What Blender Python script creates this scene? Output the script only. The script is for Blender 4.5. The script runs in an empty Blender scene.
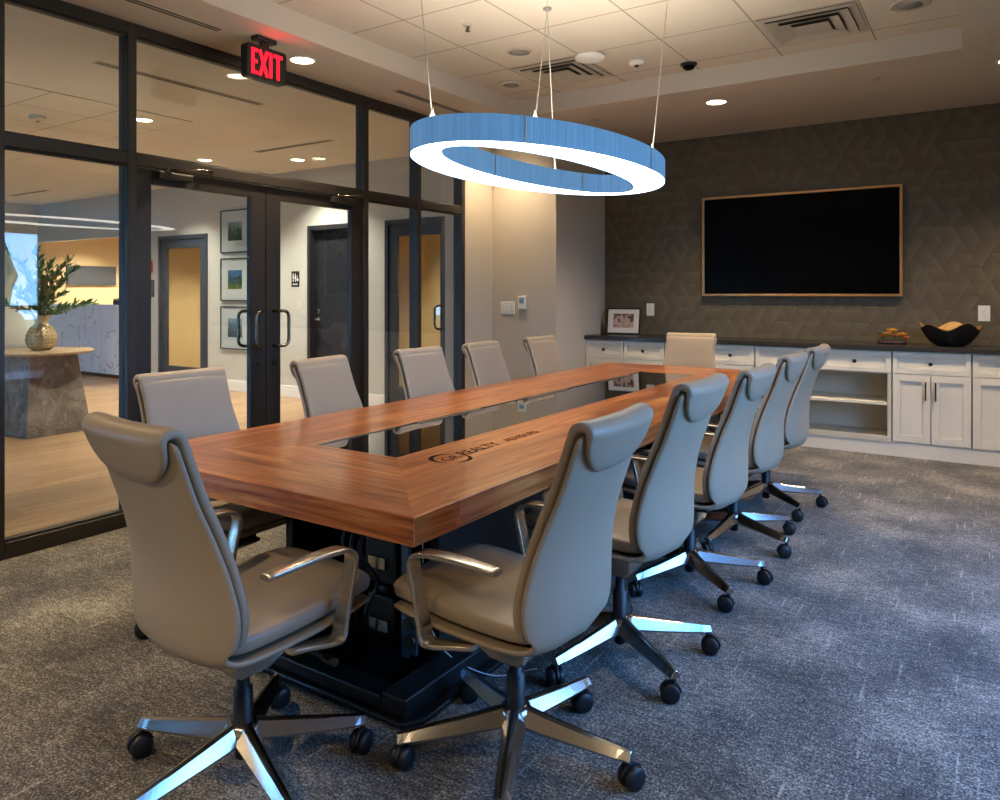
import bpy, bmesh, math, random
from mathutils import Vector, Matrix, Euler
random.seed(7)
S = bpy.context.scene
COL = S.collection
PI = math.pi
R = math.radians

# ------------------------------------------------------------------ helpers
def props(o, label=None, cat=None, group=None, kind=None):
    if label: o['label'] = label
    if cat: o['category'] = cat
    if group: o['group'] = group
    if kind: o['kind'] = kind
    return o

def empty(name, loc=(0, 0, 0), rz=0.0, label=None, cat=None, group=None, kind=None):
    o = bpy.data.objects.new(name, None)
    COL.objects.link(o)
    o.location = loc
    o.rotation_euler = (0, 0, rz)
    o.empty_display_size = 0.05
    return props(o, label, cat, group, kind)

def lerp(a, b, t): return a + (b - a) * t

def crom(P, t):
    """catmull-rom through tuples P at t in 0..len-1"""
    n = len(P) - 1
    i = min(int(t), n - 1); f = t - i
    p1, p2 = P[i], P[i + 1]
    p0 = P[i - 1] if i > 0 else tuple(2 * a - b for a, b in zip(p1, p2))
    p3 = P[i + 2] if i + 2 <= n else tuple(2 * b - a for a, b in zip(p1, p2))
    return tuple(0.5 * ((2 * b) + (-a + c) * f + (2 * a - 5 * b + 4 * c - d) * f * f + (-a + 3 * b - 3 * c + d) * f ** 3)
                 for a, b, c, d in zip(p0, p1, p2, p3))

def resample(P, n): return [crom(P, (len(P) - 1) * i / (n - 1)) for i in range(n)]

class MB:
    def __init__(s):
        s.bm = bmesh.new()
    def poly(s, pts, mi=0):
        vs = [s.bm.verts.new(p) for p in pts]
        f = s.bm.faces.new(vs); f.material_index = mi
        return f
    def box(s, a, b, mi=0, M=None):
        x0, y0, z0 = [min(p, q) for p, q in zip(a, b)]
        x1, y1, z1 = [max(p, q) for p, q in zip(a, b)]
        c = [(x0, y0, z0), (x1, y0, z0), (x1, y1, z0), (x0, y1, z0), (x0, y0, z1), (x1, y0, z1), (x1, y1, z1), (x0, y1, z1)]
        if M is not None: c = [M @ Vector(p) for p in c]
        v = [s.bm.verts.new(p) for p in c]
        for q in ((0, 3, 2, 1), (4, 5, 6, 7), (0, 1, 5, 4), (1, 2, 6, 5), (2, 3, 7, 6), (3, 0, 4, 7)):
            s.bm.faces.new([v[i] for i in q]).material_index = mi
        return s
    def prism(s, pts, h0, h1, axis='z', mi=0):
        def P(p, h):
            if axis == 'z': return (p[0], p[1], h)
            if axis == 'y': return (p[0], h, p[1])
            return (h, p[0], p[1])
        a = [s.bm.verts.new(P(p, h0)) for p in pts]
        b = [s.bm.verts.new(P(p, h1)) for p in pts]
        n = len(pts)
        for f in (a, b[::-1]): s.bm.faces.new(f).material_index = mi
        for i in range(n):
            s.bm.faces.new([a[i], b[i], b[(i + 1) % n], a[(i + 1) % n]]).material_index = mi
        return s
    def rings(s, rs, cap=True, closed=False, mi=0, smooth=True):
        L = [[s.bm.verts.new(p) for p in r] for r in rs]
        n = len(L[0]); m = len(L)
        for i in range(m if closed else m - 1):
            A, B = L[i], L[(i + 1) % m]
            for j in range(n):
                f = s.bm.faces.new([A[j], A[(j + 1) % n], B[(j + 1) % n], B[j]]); f.material_index = mi; f.smooth = smooth
        if cap and not closed:
            for r in (L[0][::-1], L[-1]):
                f = s.bm.faces.new(r); f.material_index = mi
        return s
    def lathe(s, prof, c=(0, 0, 0), n=24, axis='z', mi=0, sx=1, sy=1, smooth=True):
        rs = []
        for r, h in prof:
            r = max(r, 1e-4)
            ring = []
            for k in range(n):
                a = 2 * PI * k / n
                u, v = r * math.cos(a) * sx, r * math.sin(a) * sy
                p = (u, v, h) if axis == 'z' else ((h, u, v) if axis == 'x' else (v, h, u))
                ring.append((p[0] + c[0], p[1] + c[1], p[2] + c[2]))
            rs.append(ring)
        return s.rings(rs, mi=mi, smooth=smooth)
    def cyl(s, c, r, h0, h1, axis='z', n=20, mi=0, smooth=True):
        return s.lathe([(r, h0), (r, h1)], c, n, axis, mi, smooth=smooth)
    def tube(s, pts, r, n=8, mi=0, closed=False):
        pts = [Vector(p) for p in pts]
        rs = []
        up = None
        m = len(pts)
        for i, p in enumerate(pts):
            if closed: t = pts[(i + 1) % m] - pts[i - 1]
            else: t = pts[min(i + 1, m - 1)] - pts[max(i - 1, 0)]
            t.normalize()
            if up is None: up = Vector((0, 0, 1)) if abs(t.z) < .9 else Vector((1, 0, 0))
            a = t.cross(up); a.normalize(); b = a.cross(t); b.normalize(); up = b
            rr = r[i] if isinstance(r, (list, tuple)) else r
            rs.append([p + (a * math.cos(2 * PI * k / n) + b * math.sin(2 * PI * k / n)) * rr for k in range(n)])
        return s.rings(rs, closed=closed, mi=mi)
    def build(s, name, mat, parent=None, bevel=0, seg=2, loc=None, smooth_angle=None, **kw):
        bmesh.ops.recalc_face_normals(s.bm, faces=s.bm.faces)
        me = bpy.data.meshes.new(name)
        s.bm.to_mesh(me); s.bm.free()
        for m in (mat if isinstance(mat, (list, tuple)) else [mat]): me.materials.append(m)
        o = bpy.data.objects.new(name, me)
        COL.objects.link(o)
        if parent is not None: o.parent = parent
        if loc is not None: o.location = loc
        if bevel:
            b = o.modifiers.new('bevel', 'BEVEL'); b.width = bevel; b.segments = seg; b.limit_method = 'ANGLE'; b.angle_limit = R(40)
            b.harden_normals = False
        props(o, **kw)
        return o

def rounded_rect(w, h, r, n=5, cx=0, cy=0):
    P = []
    for (sx, sy, a0) in ((1, 1, 0), (-1, 1, 90), (-1, -1, 180), (1, -1, 270)):
        for k in range(n + 1):
            a = R(a0 + 90 * k / n)
            P.append((cx + sx * (w / 2 - r) + r * math.cos(a), cy + sy * (h / 2 - r) + r * math.sin(a)))
    return P

def copy_tree(o, parent=None):
    c = o.copy(); COL.objects.link(c)
    c.parent = parent
    for ch in CH.get(o.name, children_of(o)):
        copy_tree(ch, c)
    return c
CH = {}
def children_of(o): return [x for x in list(bpy.data.objects) if x.parent == o]

# ------------------------------------------------------------------ materials
def srgb(r, g, b):
    f = lambda c: ((c / 255) / 12.92 if c / 255 <= .04045 else ((c / 255 + .055) / 1.055) ** 2.4)
    return (f(r), f(g), f(b), 1)

class NT:
    def __init__(s, name):
        s.m = bpy.data.materials.new(name); s.m.use_nodes = True
        s.n = s.m.node_tree; s.n.nodes.clear()
        s.out = s.n.nodes.new('ShaderNodeOutputMaterial')
    def add(s, typ, **kw):
        d = s.n.nodes.new(typ)
        for k, v in kw.items():
            if k.startswith('i_'):
                key = k[2:].replace('_', ' ')
                d.inputs[key].default_value = v
            else: setattr(d, k, v)
        return d
    def link(s, a, b): s.n.links.new(a, b)
    def math(s, op, a, b=None, c=None):
        d = s.n.nodes.new('ShaderNodeMath'); d.operation = op
        for i, v in enumerate((a, b, c)):
            if v is None: continue
            if isinstance(v, (int, float)): d.inputs[i].default_value = v
            else: s.link(v, d.inputs[i])
        return d.outputs[0]
    def coords(s, scale=(1, 1, 1), rot=(0, 0, 0), kind='Object'):
        t = s.add('ShaderNodeTexCoord'); m = s.add('ShaderNodeMapping')
        m.inputs['Scale'].default_value = scale; m.inputs['Rotation'].default_value = rot
        s.link(t.outputs[kind], m.inputs['Vector'])
        return m.outputs[0]
    def ramp(s, fac, stops, interp='LINEAR'):
        r = s.add('ShaderNodeValToRGB'); r.color_ramp.interpolation = interp
        e = r.color_ramp.elements
        while len(e) < len(stops): e.new(0.5)
        for i, (p, c) in enumerate(stops): e[i].position = p; e[i].color = c
        s.link(fac, r.inputs[0]); return r.outputs[0]
    def mix(s, fac, a, b, typ='MIX'):
        d = s.add('ShaderNodeMix', data_type='RGBA', blend_type=typ)
        for v, i in ((fac, 0), (a, 6), (b, 7)):
            if isinstance(v, (int, float, tuple, list)): d.inputs[i].default_value = v
            else: s.link(v, d.inputs[i])
        return d.outputs[2]
    def bsdf(s, **kw):
        b = s.add('ShaderNodeBsdfPrincipled')
        for k, v in kw.items():
            key = k.replace('_', ' ')
            if isinstance(v, (int, float, tuple, list)): b.inputs[key].default_value = v
            else: s.link(v, b.inputs[key])
        s.link(b.outputs[0], s.out.inputs[0]); return b
    def bump(s, h, strength=.3, dist=.01):
        b = s.add('ShaderNodeBump'); b.inputs['Strength'].default_value = strength; b.inputs['Distance'].default_value = dist
        s.link(h, b.inputs['Height']); return b.outputs[0]

def simple(name, col, rough=.5, metal=0., var=.06, vscale=8, spec=.5, bump=0, **kw):
    t = NT(name); v = t.coords()
    n = t.add('ShaderNodeTexNoise', i_Scale=vscale, i_Detail=3.0); t.link(v, n.inputs['Vector'])
    c = t.ramp(n.outputs['Fac'], [(.3, tuple(x * (1 - var) for x in col[:3]) + (1,)), (.7, tuple(min(1, x * (1 + var)) for x in col[:3]) + (1,))])
    d = dict(Base_Color=c, Roughness=rough, Metallic=metal, Specular_IOR_Level=spec)
    d.update(kw)
    if bump:
        n2 = t.add('ShaderNodeTexNoise', i_Scale=vscale * 25, i_Detail=2.0); t.link(v, n2.inputs['Vector'])
        d['Normal'] = t.bump(n2.outputs['Fac'], bump, .002)
    t.bsdf(**d)
    return t.m

def emit(name, col, strength, base=None):
    t = NT(name)
    e = t.add('ShaderNodeEmission'); e.inputs[0].default_value = col; e.inputs[1].default_value = strength
    t.link(e.outputs[0], t.out.inputs[0]); return t.m

def glassmat(name, tint=(.93, .96, .95, 1), ior=1.5):
    t = NT(name)
    lw = t.add('ShaderNodeLayerWeight'); lw.inputs['Blend'].default_value = .5
    f5 = t.math('POWER', lw.outputs['Facing'], 4.6)
    fr = t.math('ADD', t.math('MULTIPLY', f5, .95), .045)
    tr = t.add('ShaderNodeBsdfTransparent'); tr.inputs[0].default_value = tint
    gl = t.add('ShaderNodeBsdfGlossy'); gl.inputs['Roughness'].default_value = 0.0
    mx = t.add('ShaderNodeMixShader')
    t.link(fr, mx.inputs[0]); t.link(tr.outputs[0], mx.inputs[1]); t.link(gl.outputs[0], mx.inputs[2])
    t.link(mx.outputs[0], t.out.inputs[0]); return t.m

def wood(name, along, dark, mid, light, plank=.115, rough=.28, seed=0, coat=.3, gscale=1.0):
    """along: 0 grain runs in x, 1 in y"""
    t = NT(name); tc = t.add('ShaderNodeTexCoord'); sep = t.add('ShaderNodeSeparateXYZ'); t.link(tc.outputs['Object'], sep.inputs[0])
    L = sep.outputs[along]; C0 = sep.outputs[1 - along]
    Cc = t.math('ADD', C0, t.math('MULTIPLY', sep.outputs[2], .93))
    pid = t.math('FLOOR', t.math('DIVIDE', t.math('ADD', Cc, seed), plank))
    L2 = t.math('DIVIDE', t.math('ADD', L, t.math('MULTIPLY', t.math('FRACT', t.math('MULTIPLY', pid, .618)), 2.3)), 1.9)
    seg = t.math('FLOOR', L2)
    wn = t.add('ShaderNodeTexWhiteNoise', noise_dimensions='2D')
    cb = t.add('ShaderNodeCombineXYZ'); t.link(pid, cb.inputs[0]); t.link(seg, cb.inputs[1]); t.link(cb.outputs[0], wn.inputs['Vector'])
    cb2 = t.add('ShaderNodeCombineXYZ')
    t.link(t.math('MULTIPLY', L, 1.3 * gscale), cb2.inputs[0]); t.link(t.math('MULTIPLY', Cc, 22 * gscale), cb2.inputs[1]); t.link(t.math('MULTIPLY', wn.outputs['Value'], 9), cb2.inputs[2])
    n1 = t.add('ShaderNodeTexNoise', i_Scale=1.6, i_Detail=6.0, i_Roughness=.62, i_Distortion=.6); t.link(cb2.outputs[0], n1.inputs['Vector'])
    cb3 = t.add('ShaderNodeCombineXYZ')
    t.link(t.math('MULTIPLY', L, 5), cb3.inputs[0]); t.link(t.math('MULTIPLY', Cc, 160), cb3.inputs[1])
    n2 = t.add('ShaderNodeTexNoise', i_Scale=1.5, i_Detail=2.0); t.link(cb3.outputs[0], n2.inputs['Vector'])
    c = t.ramp(n1.outputs['Fac'], [(.34, dark), (.48, mid), (.64, light)])
    c = t.mix(t.math('MULTIPLY', t.math('POWER', wn.outputs['Value'], 1.6), .6), c, dark)
    c = t.mix(t.math('MULTIPLY', t.math('SUBTRACT', 1, n2.outputs['Fac']), .35), c, tuple(x * .45 for x in dark[:3]) + (1,))
    t.bsdf(Base_Color=c, Roughness=rough, Coat_Weight=coat, Coat_Roughness=.12, Normal=t.bump(n2.outputs['Fac'], .05, .001))
    return t.m

def tileceil(name, ox, oy, col, line, pitch=.61, lw=.012):
    t = NT(name); tc = t.add('ShaderNodeTexCoord'); sep = t.add('ShaderNodeSeparateXYZ'); t.link(tc.outputs['Object'], sep.inputs[0])
    def g(o, off):
        f = t.math('FRACT', t.math('DIVIDE', t.math('SUBTRACT', o, off - lw / 2 - 61), pitch))
        return t.math('LESS_THAN', f, lw / pitch)
    m = t.math('MAXIMUM', g(sep.outputs[0], ox), g(sep.outputs[1], oy))
    n = t.add('ShaderNodeTexNoise', i_Scale=260.0, i_Detail=2.0); t.link(tc.outputs['Object'], n.inputs['Vector'])
    c = t.mix(t.math('MULTIPLY', n.outputs['Fac'], .10), col, tuple(x * .6 for x in col[:3]) + (1,))
    c = t.mix(m, c, line)
    t.bsdf(Base_Color=c, Roughness=.9, Normal=t.bump(t.math('SUBTRACT', n.outputs['Fac'], t.math('MULTIPLY', m, 1.0)), .12, .004))
    return t.m

def carpetmat():
    t = NT('carpet'); v = t.coords()
    f = t.add('ShaderNodeTexNoise', i_Scale=125.0, i_Detail=3.0, i_Roughness=.75); t.link(v, f.inputs['Vector'])
    m = t.add('ShaderNodeTexNoise', i_Scale=34.0, i_Detail=4.0, i_Roughness=.7); t.link(t.coords((.7, 1.25, 1)), m.inputs['Vector'])
    b = t.add('ShaderNodeTexNoise', i_Scale=2.6, i_Detail=3.0); t.link(v, b.inputs['Vector'])
    s1 = t.add('ShaderNodeTexNoise', i_Scale=9.0, i_Detail=2.0); t.link(t.coords((6.0, .38, 1)), s1.inputs['Vector'])
    s2 = t.add('ShaderNodeTexNoise', i_Scale=9.0, i_Detail=2.0); t.link(t.coords((.5, 6.0, 1)), s2.inputs['Vector'])
    streak = t.math('MAXIMUM', t.ramp(s1.outputs['Fac'], [(.62, (0, 0, 0, 1)), (.72, (1, 1, 1, 1))]), t.math('MULTIPLY', t.ramp(s2.outputs['Fac'], [(.62, (0, 0, 0, 1)), (.74, (1, 1, 1, 1))]), .5))
    h = t.math('ADD', t.math('MULTIPLY', f.outputs['Fac'], .75), t.math('MULTIPLY', m.outputs['Fac'], .3))
    h = t.math('ADD', h, t.math('MULTIPLY', t.math('SUBTRACT', b.outputs['Fac'], .5), .28))
    h = t.math('ADD', h, t.math('MULTIPLY', streak, .075))
    c = t.ramp(h, [(.42, srgb(34, 33, 30)), (.54, srgb(96, 92, 84)), (.67, srgb(184, 177, 162))])
    t.bsdf(Base_Color=c, Roughness=.95, Specular_IOR_Level=.15, Sheen_Weight=.15, Normal=t.bump(h, .7, .006))
    return t.m

def wallpaper():
    t = NT('wallpaper'); tc = t.add('ShaderNodeTexCoord'); sep = t.add('ShaderNodeSeparateXYZ'); t.link(tc.outputs['Object'], sep.inputs[0])
    x, z = sep.outputs[0], sep.outputs[2]
    p = .12
    ids, fr = [], []
    for a in (0, 60, 120):
        u = t.math('DIVIDE', t.math('ADD', t.math('MULTIPLY', x, math.sin(R(a))), t.math('MULTIPLY', z, math.cos(R(a)))), p)
        u = t.math('ADD', u, 100)
        ids.append(t.math('FLOOR', u)); fr.append(t.math('FRACT', u))
    cb = t.add('ShaderNodeCombineXYZ')
    for i in range(3): t.link(ids[i], cb.inputs[i])
    wn = t.add('ShaderNodeTexWhiteNoise', noise_dimensions='3D'); t.link(cb.outputs[0], wn.inputs['Vector'])
    edge = None
    for i in range(3):
        e = t.math('LESS_THAN', fr[i], .05)
        edge = e if edge is None else t.math('MAXIMUM', edge, e)
    w = wn.outputs['Value']
    sel1 = t.math('LESS_THAN', w, .33); sel2 = t.math('GREATER_THAN', w, .66)
    grad = t.math('ADD', t.math('MULTIPLY', fr[0], sel1), t.math('ADD', t.math('MULTIPLY', fr[1], sel2), t.math('MULTIPLY', fr[2], t.math('SUBTRACT', 1, t.math('ADD', sel1, sel2)))))
    n = t.add('ShaderNodeTexNoise', i_Scale=3.0, i_Detail=4.0); t.link(tc.outputs['Object'], n.inputs['Vector'])
    val = t.math('ADD', t.math('MULTIPLY', grad, .5), t.math('MULTIPLY', n.outputs['Fac'], .5))
    c = t.ramp(val, [(.1, srgb(80, 72, 55)), (.5, srgb(92, 83, 64)), (.9, srgb(108, 98, 76))])
    c = t.mix(t.math('MULTIPLY', edge, .2), c, srgb(60, 56, 47))
    t.bsdf(Base_Color=c, Roughness=.6, Normal=t.bump(t.math('SUBTRACT', grad, edge), .28, .003))
    return t.m

def pic(name, sky, mid, dark, scale=5):
    t = NT(name); v = t.coords(kind='Object')
    n = t.add('ShaderNodeTexNoise', i_Scale=float(scale), i_Detail=5.0, i_Distortion=.8); t.link(v, n.inputs['Vector'])
    sep = t.add('ShaderNodeSeparateXYZ'); t.link(v, sep.inputs[0])
    h = t.math('ADD', t.math('MULTIPLY', sep.outputs[2], 2.2), n.outputs['Fac'])
    c = t.ramp(h, [(.25, dark), (.48, mid), (.62, sky), (1, sky)])
    t.bsdf(Base_Color=c, Roughness=.3); return t.m

def marble(name, a, b, vein, scale=2.2, rough=.25):
    t = NT(name); v = t.coords()
    n = t.add('ShaderNodeTexNoise', i_Scale=scale, i_Detail=8.0, i_Roughness=.62, i_Distortion=1.4); t.link(v, n.inputs['Vector'])
    n2 = t.add('ShaderNodeTexNoise', i_Scale=scale * .8, i_Detail=4.0, i_Distortion=2.5); t.link(v, n2.inputs['Vector'])
    c = t.ramp(n.outputs['Fac'], [(.3, a), (.7, b)])
    k = t.math('LESS_THAN', t.math('ABSOLUTE', t.math('SUBTRACT', n2.outputs['Fac'], .5)), .007)
    c = t.mix(t.math('MULTIPLY', k, .6), c, vein)
    t.bsdf(Base_Color=c, Roughness=rough); return t.m

M = {}
M['leather'] = simple('taupe_leather', srgb(160, 145, 126), .45, var=.03, vscale=3, bump=.06)
M['shell'] = simple('taupe_shell_leather', srgb(160, 145, 125), .48, var=.03, vscale=3, bump=.05)
M['alu'] = simple('polished_aluminium', srgb(186, 183, 178), .2, 1.0, var=.03, vscale=2)
M['alu_arm'] = simple('satin_aluminium', srgb(190, 182, 168), .22, .95, var=.03, vscale=2)
M['black_plastic'] = simple('black_plastic', srgb(22, 22, 24), .45, var=.1)
M['black_metal'] = simple('black_powdercoat', srgb(17, 17, 18), .45, var=.12, vscale=5)
M['frame_dark'] = simple('dark_bronze_frame', srgb(40, 36, 33), .45, 0, var=.08, vscale=3)
M['door_dark'] = simple('dark_bronze_door', srgb(36, 34, 35), .42, 0, var=.08, vscale=3)
M['handle_metal'] = simple('dark_polished_metal', srgb(120, 112, 104), .2, 1.0)
M['wall'] = simple('beige_wall_paint', srgb(186, 177, 163), .85, var=.02, vscale=3, bump=.05)
M['wall_lobby'] = simple('lobby_wall_paint', srgb(188, 184, 170), .85, var=.02, vscale=3)
M['wall_tan'] = simple('tan_wall_paint', srgb(206, 180, 136), .85, var=.03, vscale=3)
M['ceil'] = simple('ceiling_paint', srgb(196, 187, 174), .9, var=.02, vscale=2)
M['ceil_lobby'] = simple('lobby_ceiling_paint', srgb(226, 222, 214), .9, var=.02, vscale=2)
M['white_trim'] = simple('white_trim_paint', srgb(226, 222, 214), .5, var=.02)
M['cab'] = simple('cream_cabinet_paint', srgb(226, 220, 206), .42, var=.02, vscale=4)
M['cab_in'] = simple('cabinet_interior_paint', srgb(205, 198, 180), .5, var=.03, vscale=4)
M['counter'] = simple('dark_stone_counter', srgb(50, 48, 46), .22, var=.25, vscale=60)
M['black'] = simple('black_gloss_screen', srgb(2, 2, 2), .3, var=.0, spec=.05)
M['gold'] = simple('bronze_frame', srgb(190, 142, 92), .35, .75, var=.1, vscale=6)
M['white_plastic'] = simple('white_plastic', srgb(225, 225, 220), .4, var=.02)
M['grey_plastic'] = simple('grey_plastic', srgb(135, 132, 128), .5, var=.04)
M['vent'] = simple('vent_metal', srgb(188, 182, 170), .4, .2, var=.03)
M['vent_dark'] = simple('vent_shadow_metal', srgb(66, 63, 60), .6, var=.1)
M['glass'] = glassmat('clear_glass')
M['tglass'] = simple('black_inset_glass', srgb(10, 9, 8), .03, var=0, spec=.9, Coat_Weight=1.0, Coat_Roughness=.02)
M['wood_x'] = wood('walnut_grain_across', 0, srgb(120, 62, 30), srgb(192, 112, 60), srgb(226, 158, 94), seed=.31)
M['wood_y'] = wood('walnut_grain_along', 1, srgb(120, 62, 30), srgb(198, 116, 60), srgb(232, 162, 94), seed=.13)
M['oak'] = wood('oak_floor_planks', 1, srgb(150, 112, 76), srgb(184, 142, 100), srgb(206, 166, 122), plank=.18, rough=.38, seed=.05, coat=.15, gscale=.6)
M['console_top'] = wood('pale_oak_top', 1, srgb(150, 120, 84), srgb(186, 154, 112), srgb(206, 178, 136), plank=.3, rough=.4)
M['carpet'] = carpetmat()
M['paper'] = wallpaper()
M['tiles'] = tileceil('ceiling_tiles', -1.87, 4.80, srgb(204, 196, 182), srgb(150, 141, 128))
M['tiles_lobby'] = tileceil('lobby_ceiling_tiles', -6.10, 4.14, srgb(230, 226, 216), srgb(160, 150, 138))
M['ring_blue'] = None
M['lamp'] = emit('downlight_lens', (1, .80, .55, 1), 14)
M['lamp_soft'] = emit('lobby_downlight_lens', (1, .82, .58, 1), 9)
M['led_white'] = emit('pendant_diffuser', (1, .93, .82, 1), 4.5)
M['ceiling_fill'] = emit('ceiling_fill_glow', (1, .88, .73, 1), 9.5)  # added fill glow for the ceiling
M['strip_light'] = emit('lobby_light_diffuser', (1, .95, .86, 1), 3.0)
M['exit_red'] = emit('exit_letters', (1, .008, .02, 1), 1.7)
M['stone'] = marble('brown_marble', srgb(96, 86, 76), srgb(150, 138, 124), srgb(190, 176, 156), 3.0)
M['desk_stone'] = marble('white_marble', srgb(222, 224, 228), srgb(236, 238, 240), srgb(120, 112, 116), 1.6, .2)
M['brass_weave'] = simple('pale_gold_ceramic', srgb(186, 160, 118), .35, .35, var=.2, vscale=20)
M['leaf'] = simple('green_leaves', srgb(60, 96, 44), .5, var=.35, vscale=12)
M['leaf_dry'] = simple('olive_leaves', srgb(112, 104, 52), .55, var=.3, vscale=12)
M['hedge'] = simple('hedge_leaves', srgb(58, 104, 38), .8, var=.4, vscale=6)
M['bark'] = simple('bark', srgb(90, 72, 54), .9, var=.2)
M['grass'] = simple('lawn_grass', srgb(92, 132, 58), .95, var=.25, vscale=5)
M['asphalt'] = simple('pale_pavement', srgb(168, 166, 162), .9, var=.1, vscale=3)
M['sign_grey'] = simple('dark_grey_panel', srgb(66, 70, 78), .35, var=.05)
M['mat_board'] = simple('white_mat_board', srgb(222, 216, 210), .7, var=.01)
M['photo_desk'] = pic('small_photo_print', srgb(92, 64, 58), srgb(196, 170, 160), srgb(160, 120, 100), 18)
M['photo_a'] = pic('green_landscape_print', srgb(150, 160, 170), srgb(70, 92, 66), srgb(50, 60, 52), 7)
M['photo_b'] = pic('blue_sky_print', srgb(70, 120, 170), srgb(64, 76, 60), srgb(120, 140, 60), 7)
M['photo_c'] = pic('grey_building_print', srgb(130, 150, 168), srgb(90, 96, 104), srgb(60, 66, 70), 7)
M['red_plastic'] = simple('red_plastic', srgb(170, 36, 34), .4)
M['metal_blue_lit'] = simple('blue_lit_rail_metal', srgb(84, 110, 134), .3, .8)  # rail metal with the blue daylight falling on it mixed into its colour
M['ink'] = simple('dark_burnt_ink', srgb(44, 28, 20), .9, spec=.1)
M['ink_light'] = simple('burnt_orange_ink', srgb(98, 50, 26), .9, spec=.1)
M['bowl_gold'] = simple('gold_leaf_inside', srgb(206, 164, 104), .4, .5, var=.2, vscale=14)
M['petal_yellow'] = simple('yellow_petals', srgb(222, 160, 24), .5, var=.15)
M['petal_orange'] = simple('orange_petals', srgb(190, 96, 22), .5, var=.2)
M['plum'] = simple('dark_plum_base', srgb(54, 26, 34), .5)
M['white_cable'] = simple('pale_cable', srgb(196, 200, 206), .5)
M['steel_cable'] = simple('steel_cable', srgb(200, 196, 188), .35, .6)

def ribbed_blue():
    t = NT('pleated_blue_shade'); tc = t.add('ShaderNodeTexCoord'); sep = t.add('ShaderNodeSeparateXYZ'); t.link(tc.outputs['Object'], sep.inputs[0])
    ang = t.math('ARCTAN2', t.math('DIVIDE', sep.outputs[1], 1.0), t.math('DIVIDE', sep.outputs[0], .52))
    w = t.math('SINE', t.math('MULTIPLY', ang, 420))
    n = t.add('ShaderNodeTexNoise', i_Scale=9.0, i_Detail=3.0); t.link(t.coords((6, 6, .1)), n.inputs['Vector'])
    k = t.math('ADD', t.math('MULTIPLY', w, .12), n.outputs['Fac'])
    c = t.ramp(k, [(.2, srgb(84, 138, 194)), (.8, srgb(110, 162, 212))])
    t.bsdf(Base_Color=c, Roughness=.7, Emission_Color=c, Emission_Strength=.28, Normal=t.bump(w, .4, .003))
    return t.m
M['ring_blue'] = ribbed_blue()

# ------------------------------------------------------------------ camera & render look
H = 1.35
cam = bpy.data.cameras.new('camera'); co = bpy.data.objects.new('camera', cam); COL.objects.link(co)
co.location = (0, 0, H); co.rotation_euler = (R(90), 0, R(33.4))
cam.sensor_fit = 'HORIZONTAL'; cam.sensor_width = 36; cam.lens = 744 / 1000 * 36
cam.shift_y = -(400 - 293) / 1000; cam.clip_start = .05; cam.clip_end = 300
S.camera = co
S.view_settings.view_transform = 'Standard'; S.view_settings.look = 'None'
S.view_settings.gamma = 1; S.view_settings.use_curve_mapping = False
S.view_settings.exposure = 1.02
S.cycles.use_denoising = True
S.cycles.max_bounces = 10; S.cycles.diffuse_bounces = 5; S.cycles.glossy_bounces = 5; S.cycles.transparent_max_bounces = 16
S.cycles.sample_clamp_indirect = 6; S.cycles.caustics_reflective = False; S.cycles.caustics_refractive = False

# world: pale blue daylight sky
W = bpy.data.worlds.new('sky'); S.world = W; W.use_nodes = True
wn = W.node_tree; bg = wn.nodes['Background']
tc = wn.nodes.new('ShaderNodeTexCoord'); sp = wn.nodes.new('ShaderNodeSeparateXYZ'); rp = wn.nodes.new('ShaderNodeValToRGB')
wn.links.new(tc.outputs['Generated'], sp.inputs[0]); wn.links.new(sp.outputs[2], rp.inputs[0]); wn.links.new(rp.outputs[0], bg.inputs[0])
e = rp.color_ramp.elements
e[0].position = 0.0; e[0].color = (.25, .52, 1.0, 1); e[1].position = .6; e[1].color = (.09, .32, .95, 1)
bg.inputs[1].default_value = 10.5

# ------------------------------------------------------------------ setting
GX = -4.16          # room face of the glazed partition
CZ = 2.92           # soffit height
TZ = 3.07           # recessed tile ceiling
YB = 7.40           # far wall
XR = 1.30           # window wall
YF = -2.2           # wall behind the camera
st = dict(kind='structure')
MB().box((-4.21, YF, -.1), (XR + .15, YB + .2, 0)).build('floor', M['carpet'], label='grey brown flecked carpet of the meeting room', **st)
MB().box((-15.5, YF - 1.8, -.1), (-4.21, 10.2, 0)).build('floor', M['oak'], label='oak plank floor of the lobby beyond the glass', **st)
# ceiling: soffit ring + tray
TX0, TX1, TY0, TY1 = -3.54, -.15, .35, 5.63
b = MB()
for (x0, y0, x1, y1) in ((-4.26, YF, TX0, YB + .2), (TX1, YF, XR + .15, YB + .2), (TX0, YF, TX1, TY0), (TX0, TY1, TX1, YB + .2)):
    b.box((x0, y0, CZ), (x1, y1, TZ + .1))
b.build('ceiling', M['ceil'], label='beige painted soffit around the recessed tile ceiling', **st)
MB().box((TX0 + .001, TY0 + .001, TZ), (TX1 - .001, TY1 - .001, TZ + .09)).build('ceiling', M['tiles'], label='recessed square tile ceiling above the table', **st)
b = MB()
b.box((-15.5, YF - 1.8, CZ), (-4.261, 6.55, CZ + .1))
b.build('ceiling', M['ceil_lobby'], label='painted ceiling of the lobby', **st)
b = MB(); b.box((-11.0, -1.5, CZ - .006), (-6.1, 4.14, CZ - .001)); b.build('ceiling', M['tiles_lobby'], label='square tile field in the lobby ceiling', **st)
b = MB(); b.box((-15.5, 6.65, 2.7), (-4.3, 10.2, 2.8)); b.build('ceiling', M['ceil'], label='ceiling of the rooms behind the lobby wall', **st)
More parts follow.
